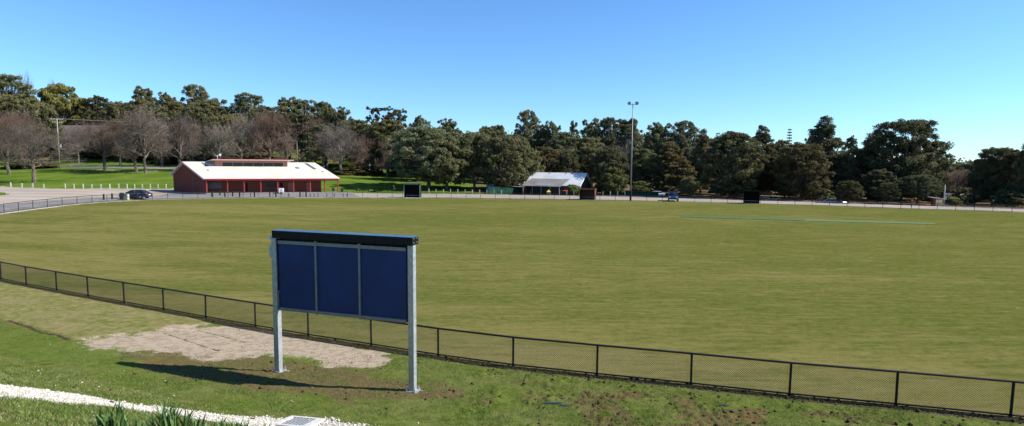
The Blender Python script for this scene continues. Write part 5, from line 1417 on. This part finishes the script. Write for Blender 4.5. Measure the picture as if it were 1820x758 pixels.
TREES = [
# leafless trees on the left lawn and behind the pavilion
('bare_b', 17, 158, 196, 105, 'leafless grey tree cut by the left edge of the photo, behind the car park', RB),
('bare_a', 60, 140, 203, 135, 'broad leafless tree nearest the car park at far left, pale trunk in the lawn', PG),
('bare_a', 186, 170, 202, 110, 'leafless tree with dark trunk standing alone on the lawn before the hillside house', DB),
('bare_b', 243, 167, 186, 95, 'left one of two leafless trees growing close together left of the pavilion', PG),
('bare_a', 259, 164, 176, 95, 'right one of two leafless trees growing close together left of the pavilion', GY),
('bare_c', 322, 172, 196, 92, 'reddish leafless tree rising behind the left gable of the pavilion', RB),
('bare_a', 392, 176, 208, 90, 'leafless grey-green tree behind the clerestory of the pavilion', PG),
('bare_c', 430, 182, 196, 80, 'tall narrow leafless tree right of the clerestory floodlights', GY),
('bare_b', 480, 185, 186, 105, 'tall reddish-brown leafless tree behind the middle of the pavilion', RB),
('bare_c', 508, 178, 232, 60, 'low leafless tree left of the dark utility pole', RB),
('bare_a', 606, 172, 208, 110, 'broad leafless tree just right of the pavilion roof', GY),
('bare_c', 643, 178, 236, 70, 'leafless tree between the broad bare tree and the small red-brown one', RB),
('bare_c', 688, 165, 240, 46, 'small slender red-brown leafless tree alone on the lawn left of the leftmost shelter', RB),
('bare_a', 1100, 150, 254, 95, 'grey leafless tree left of the tall light pole', GY),
('bare_b', 1700, 132, 296, 80, 'reddish leafless tree behind the short pale pole', RB),
('bare_thin', 53, 240, 122, 40, 'thin leafless tree crown standing highest on the left skyline', (.9,.95,1.1)),
('bare_thin', 98, 246, 133, 14, 'left one of the thin bare stems on the left skyline', (.9,.95,1.1)),
('bare_thin', 116, 248, 140, 16, 'right one of the thin bare stems on the left skyline', (.9,.95,1.1)),
('bare_c', 345, 190, 205, 60, 'leafless tree with pale stem between reddish tree and clerestory', PG),
('bare_b', 130, 205, 222, 60, 'short leafless tree directly in front of the hillside house', PG),
('bare_a', 560, 200, 196, 70, 'brown leafless tree on the hill above the dark utility pole', DB),
# left skyline evergreens
('gum_a', 12, 228, 134, 90, 'large olive evergreen at the top left corner of the tree line', OL),
('gum_b', 45, 236, 168, 60, 'dark evergreen below the highest thin bare crown', DK),
('gum_low', 112, 238, 152, 78, 'yellow-green bushy tree on the left skyline', YG),
('gum_a', 150, 240, 176, 45, 'olive green tree between the yellow-green tree and the round dark tree', LG),
('round', 178, 240, 171, 56, 'dark green dome-shaped tree above the hillside house', DK),
('gum_low', 75, 215, 185, 60, 'dull olive tree behind the broad leafless tree at far left', OL),
('gum_a', 215, 240, 182, 50, 'dull evergreen between the dome-shaped tree and the twin bare trees', G),
('gum_b', 259, 226, 155, 48, 'tufted gum tree on the skyline above the twin bare trees', G),
('gum_a', 258, 216, 180, 60, 'olive tree low behind the twin bare trees', OL),
('gum_b', 300, 222, 166, 44, 'flat-topped gum tree on the skyline left of the tallest left gum', G),
('gum_a', 318, 212, 182, 70, 'broad olive gum behind the reddish leafless tree', OL),
('gum_c', 352, 220, 152, 52, 'tallest gum crown on the left half of the skyline, sky showing through', G),
('gum_a', 365, 208, 180, 80, 'full olive gum beneath the tallest left gum crown', G),
('gum_d', 394, 216, 176, 40, 'slender gum at the dip in the skyline behind the pavilion', GR),
('gum_low', 405, 196, 206, 70, 'green-brown tree filling the gap behind the clerestory', OL),
('gum_c', 445, 218, 168, 66, 'airy gum crown with sky holes above the middle of the pavilion', G),
('gum_a', 470, 206, 190, 66, 'dark gum behind the tall reddish-brown leafless tree', DK),
('gum_b', 515, 214, 174, 56, 'first of the three grey-green gum crowns above the dark utility pole', G),
('gum_c', 545, 216, 178, 52, 'second of the three grey-green gum crowns above the dark utility pole', GR),
('gum_a', 578, 212, 183, 54, 'third of the three grey-green gum crowns above the dark utility pole', G),
('gum_c', 535, 204, 204, 80, 'big dark gum shading the grass strip on the hill', DK),
('gum_d', 575, 196, 222, 50, 'grey-green gum with several dark trunks above the right pavilion roof', G),
('gum_d', 552, 192, 236, 34, 'small gum with bare trunk right of the dark utility pole', G),
('gum_b', 606, 208, 192, 54, 'gum on the skyline behind the broad leafless tree', G),
('gum_a', 636, 206, 214, 60, 'low gum on the sloping skyline left of the umbrella-shaped pine', OL),
('gum_c', 655, 195, 240, 46, 'gum with pale stem left of the umbrella-shaped pine', G),
('flat', 679, 192, 190, 46, 'umbrella-shaped pine on the skyline, left crown', DK),
('flat', 705, 196, 193, 34, 'umbrella-shaped pine on the skyline, right crown', DK),
('gum_a', 690, 186, 214, 74, 'olive tree under the umbrella-shaped pines', OL),
('dense_a', 722, 178, 236, 66, 'dark green tree behind the leftmost shelter', DK),
('round', 748, 188, 208, 42, 'smooth rounded evergreen crown on the skyline above the leftmost shelter', G),
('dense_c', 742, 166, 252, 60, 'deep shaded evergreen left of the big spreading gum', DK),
# centre
('gum_spread', 762, 147, 226, 130, 'big spreading gum with forked trunk just right of the leftmost shelter', GR),
('gum_low', 794, 146, 246, 95, 'sunlit spreading gum, second trunk right of the leftmost shelter', GR),
('gum_b', 796, 186, 213, 52, 'ragged gum crown on the skyline behind the spreading gum', G),
('gum_spread', 843, 148, 236, 85, 'broad gum third along from the leftmost shelter, with leaning trunk', G),
('gum_d', 825, 180, 238, 28, 'pointed little crown on the skyline right of the ragged gum', DK),
('gum_a', 862, 172, 226, 46, 'gum on the skyline just left of the hall', G),
('gum_low', 892, 145, 244, 90, 'large grey-green gum left of the white-roofed hall', G),
('gum_low', 931, 152, 262, 62, 'pale grey-green gum touching the left end of the white roof', (1.35,1.45,1.4)),
('gum_a', 884, 178, 224, 46, 'gum crown on the skyline left of the tallest middle gum', GR),
('gum_c', 938, 188, 197, 48, 'tallest gum on the middle skyline, narrow layered crown', G),
('gum_b', 962, 182, 224, 44, 'dark gum right under the tallest middle gum', DK),
('gum_b', 980, 180, 217, 44, 'rounded gum right of the tallest middle gum', G),
('gum_a', 970, 160, 262, 66, 'reddish olive gum behind the left half of the white roof', RD),
('gum_d', 1019, 186, 216, 20, 'narrow pointed gum on the middle skyline', GR),
('gum_a', 1000, 172, 236, 60, 'grey gum above the middle of the white roof', GR),
('gum_a', 1008, 156, 270, 52, 'dark gum with pale trunks right behind the white roof', DK),
('gum_b', 1052, 180, 213, 56, 'left crown of the pair of dark gums left of the tall light pole', G),
('gum_c', 1082, 180, 210, 48, 'right crown of the pair of dark gums left of the tall light pole', DK),
('gum_a', 1045, 162, 246, 74, 'big gum behind the right end of the white roof', G),
('gum_c', 1112, 182, 212, 56, 'airy gum crown directly behind the tall light pole', G),
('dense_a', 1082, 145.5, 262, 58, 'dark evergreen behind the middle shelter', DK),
('gum_low', 1088, 141, 298, 46, 'small sunlit green tree left of the foot of the tall light pole', LG),
('gum_a', 1142, 150, 266, 70, 'olive gum just right of the tall light pole', OL),
('round', 1138, 142, 322, 34, 'bright green bush at the foot of the tree right of the light pole', LG),
('gum_b', 1168, 168, 219, 62, 'wide gum crown on the skyline right of the light pole', G),
('gum_c', 1215, 166, 216, 58, 'high gum crown above the four-wheel drive', G),
('dense_b', 1190, 146, 254, 84, 'reddish-tipped evergreen behind the four-wheel drive', RD),
('gum_low', 1225, 138, 316, 36, 'low grey-green tree right of the four-wheel drive', GR),
('dense_b', 1246, 148, 232, 50, 'tall rusty-tinged tree with bare dark trunk left of the dense pair', RD),
# right
('dense_a', 1298, 130, 236, 92, 'massive dark evergreen left of the black shelter', DK),
('dense_b', 1349, 140, 226, 74, 'tall dark evergreen rising above the black shelter', (.8,.8,.7)),
('gum_a', 1384, 156, 250, 40, 'sunlit gum shoulder behind the evergreen above the black shelter', G),
('dense_b', 1330, 150, 262, 50, 'dark tree filling between the two evergreens by the black shelter', DK),
('spire', 1399, 215, 230, 11, 'thin spire-shaped conifer on the right skyline', GR),
('dense_a', 1422, 124, 256, 84, 'rounded brownish evergreen right of the black shelter', (1.05,.82,.7)),
('dense_b', 1458, 136, 210, 92, 'tall pointed dark evergreen, highest left of the biggest tree', DK),
('gum_d', 1436, 150, 244, 34, 'dark shoulder crown left of the tall pointed evergreen', DK),
('round', 1508, 178, 243, 27, 'small round crown alone on the skyline before the biggest tree', DK),
('dense_c', 1530, 132, 264, 62, 'brownish evergreen in the dip left of the biggest tree', (.95,.8,.7)),
('dense_c', 1598, 128, 216, 124, 'biggest dark evergreen on the right half of the photo', DK),
('dense_a', 1648, 134, 262, 46, 'right shoulder tree of the biggest evergreen', (.8,.8,.72)),
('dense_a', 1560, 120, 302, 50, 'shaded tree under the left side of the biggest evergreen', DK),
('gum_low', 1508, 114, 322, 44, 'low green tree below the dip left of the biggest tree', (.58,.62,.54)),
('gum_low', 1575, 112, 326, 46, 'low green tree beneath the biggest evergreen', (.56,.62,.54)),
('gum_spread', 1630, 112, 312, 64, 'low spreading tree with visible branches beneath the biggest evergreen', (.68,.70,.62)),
('bush', 1468, 121, 338, 26, 'sunlit bush by the dark trunk under the tall pointed evergreen', LG),
('flat', 1690, 215, 281, 22, 'small flat-topped tree in the low gap of the right skyline', DK),
('gum_low', 1668, 150, 290, 50, 'dull green tree at the left of the low skyline gap', G),
('gum_low', 1722, 150, 302, 46, 'yellow-green tree at the right of the low skyline gap', LG),
('gum_a', 1742, 128, 288, 34, 'dark ragged tree at the left flank of the far right group', DK),
('dense_c', 1770, 118, 264, 74, 'dark evergreen heading the far right group', DK),
('dense_a', 1800, 114, 272, 56, 'brownish evergreen in the middle of the far right group', (1.0,.8,.7)),
('dense_b', 1834, 128, 246, 64, 'dark evergreen cut by the right edge of the photo', DK),
('bush', 1712, 114, 333, 34, 'dark bush right of the short pale pole', DK),
('gum_low', 1726, 116, 342, 26, 'low green shrubby tree before the red-roofed house', G),
('bush', 1690, 112, 350, 26, 'small light bush at the foot of the short pale pole', LG),
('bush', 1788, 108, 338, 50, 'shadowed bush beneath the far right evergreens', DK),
# shrubs
('bush', 1017, 134.6, 328.5, 26, 'round green bush in front of the white-roofed hall beside the middle shelter', (1.1,1.4,.8)),
('bush', 33, 175, 285, 60, 'dark shrub mass under the leafless tree at far left', DK),
('bush', 72, 178, 288, 50, 'grey-brown shrub left of the pale utility pole', (1.1,.9,.8)),
('bush', 130, 214, 270, 60, 'dull shrub on the slope below the hillside house, left part', G),
('bush', 190, 218, 262, 80, 'dull shrub on the slope below the hillside house, right part', DK),
('bush', 250, 215, 264, 70, 'shrub on the slope behind the twin bare trees', OL),
('bush', 640, 176, 296, 44, 'low brown shrub right of the pavilion roof', RD),
('bush', 610, 174, 298, 40, 'brownish shrub under the broad bare tree right of the pavilion', RD),
('gum_low', 716, 182, 300, 40, 'bright green fern-like shrub behind the lawn', LG),
('bush', 662, 180, 296, 36, 'dark shrub at the back edge of the lawn', DK),
('bush', 462, 196, 270, 60, 'reddish brown shrub behind the clerestory roof', RD),
('bush', 420, 194, 264, 70, 'dark shrub behind the left end of the clerestory', DK),
('bush', 300, 200, 268, 60, 'reddish shrub between the twin bare trees and the pavilion gable', RD),
]
for e in TREES: tree(*e)
for e in (('gum_b', 20, 214, 172, 80, 'dull gum low at the far left edge behind the grey leafless tree', OL), ('gum_a', 225, 206, 214, 70, 'brown-green tree low between the hillside house and the twin bare trees', (1.2,1.0,.8)),
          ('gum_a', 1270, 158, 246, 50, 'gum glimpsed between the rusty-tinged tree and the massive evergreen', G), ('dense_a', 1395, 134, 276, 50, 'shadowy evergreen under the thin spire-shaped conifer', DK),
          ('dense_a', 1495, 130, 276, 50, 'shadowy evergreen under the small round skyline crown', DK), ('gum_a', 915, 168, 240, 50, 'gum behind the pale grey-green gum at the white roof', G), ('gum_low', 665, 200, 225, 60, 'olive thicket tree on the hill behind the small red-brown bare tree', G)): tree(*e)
for e in (('bare_b', 38, 190, 188, 90, 'leafless tree behind the broad leafless tree at far left', RB), ('bare_a', 140, 196, 214, 60, 'leafless tree seen over the pale utility pole', GY), ('bare_a', 214, 188, 200, 80, 'leafless tree behind the left one of the twin bare trees', DB),
          ('bare_c', 288, 190, 204, 70, 'leafless tree between the twin bare trees and the reddish one', GY), ('bare_a', 366, 196, 212, 80, 'leafless tree behind the left end of the clerestory', RB), ('bare_b', 452, 198, 204, 80, 'brownish leafless tree left of the tall reddish-brown one', GY),
          ('bare_a', 530, 204, 214, 70, 'brown leafless tree behind the dark utility pole', RB), ('bare_c', 582, 186, 222, 60, 'leafless tree left of the broad bare tree', DB), ('bare_b', 664, 190, 226, 60, 'leafless tree behind the small slender red-brown one', RB)): tree(*e)
for e in (('dense_a', 1828, 108, 254, 44, 'tall dark evergreen nearest the right edge of the photo', DK), ('gum_a', 1740, 160, 284, 60, 'grey-green tree closing the low gap in the right skyline', G), ('gum_a', 1700, 170, 292, 60, 'dull gum in the middle of the low gap in the right skyline', G), ('dense_a', 1655, 118, 318, 36, 'dark tree at the right foot of the biggest evergreen', DK)): tree(*e)
# woodland on the hill and behind: one mass
def woodland():
    rg = np.random.default_rng(99); cs = []; rs = []
    sky = [(-300,190),(0,165),(60,180),(130,190),(250,190),(350,185),(400,200),(450,200),(600,205),(640,225),(700,228),(760,238),(820,250),(900,245),(1000,240),(1100,240),(1200,240),(1300,262),(1400,285),(1440,265),(1520,290),(1600,290),(1660,300),(1700,299),(1740,300),(1800,285),(2000,270)]
    for k in range(2300):
        px = rg.uniform(-250, 2000); Z = rg.uniform(205, 262) if px < 1250 else rg.uniform(170, 250)
        if (470 < px < 620 and Z < 240) or (85 < px < 232): Z = rg.uniform(252, 268)
        r = ray(px, 300); x = r.x/r.y*Z; zg = float(terrain(np.array([x]), np.array([Z]))[0])
        ht = zat((x, Z), float(np.interp(px, [s[0] for s in sky], [s[1] for s in sky]))+rg.uniform(0, 14))
        if ht < zg+2: continue
        u = rg.random()**.7
        cs.append((x, Z, zg+(ht-zg)*u)); rs.append(rg.uniform(2.2, 4.0))
    V, T_ = leaf_cloud(cs, rs, [70]*len(cs), .75, 98, .75, .35, .3, .3)
    o = crown_obj('woodland', V, T_, None, M['leaf']); o.color = (.8, .82, .8, 1)
    tag(o, 'mass of woodland closing the view behind the separate trees', 'woodland', kind='stuff')
woodland()
# ------------------------------------------------------------------ light and sky
SUN = Vector((1, -.025, 0)).normalized(); EL = math.radians(39.5)
SUN = Vector((SUN.x*math.cos(EL), SUN.y*math.cos(EL), math.sin(EL)))
sd = bpy.data.lights.new('sun', 'SUN'); sd.energy = 4.6; sd.angle = math.radians(.55); sd.color = (1, .955, .88)
so = link(bpy.data.objects.new('sun', sd)); so.rotation_euler = SUN.to_track_quat('Z', 'Y').to_euler()
w = bpy.data.worlds.new('World'); scene.world = w; w.use_nodes = True; nt = w.node_tree
sk = nt.nodes.new('ShaderNodeTexSky'); sk.sky_type = 'NISHITA'; sk.sun_disc = False; sk.sun_elevation = EL
sk.sun_rotation = math.atan2(SUN.x, SUN.y); sk.altitude = 50; sk.air_density = 1.0; sk.dust_density = .0; sk.ozone_density = 4.0
bg = nt.nodes['Background']; bg.inputs['Strength'].default_value = .072
mx = nt.nodes.new('ShaderNodeMix'); mx.data_type = 'RGBA'; mx.blend_type = 'MULTIPLY'; mx.inputs[0].default_value = 1; mx.inputs[7].default_value = (.76, 1.09, 1.42, 1)
nt.links.new(sk.outputs[0], mx.inputs[6]); nt.links.new(mx.outputs[2], bg.inputs[0])
v = scene.view_settings; v.view_transform = 'Standard'; v.look = 'None'; v.gamma = 1; v.exposure = .93; v.use_curve_mapping = False
scene.cycles.use_denoising = True
scene.cycles.max_bounces = 6; scene.cycles.transparent_max_bounces = 4
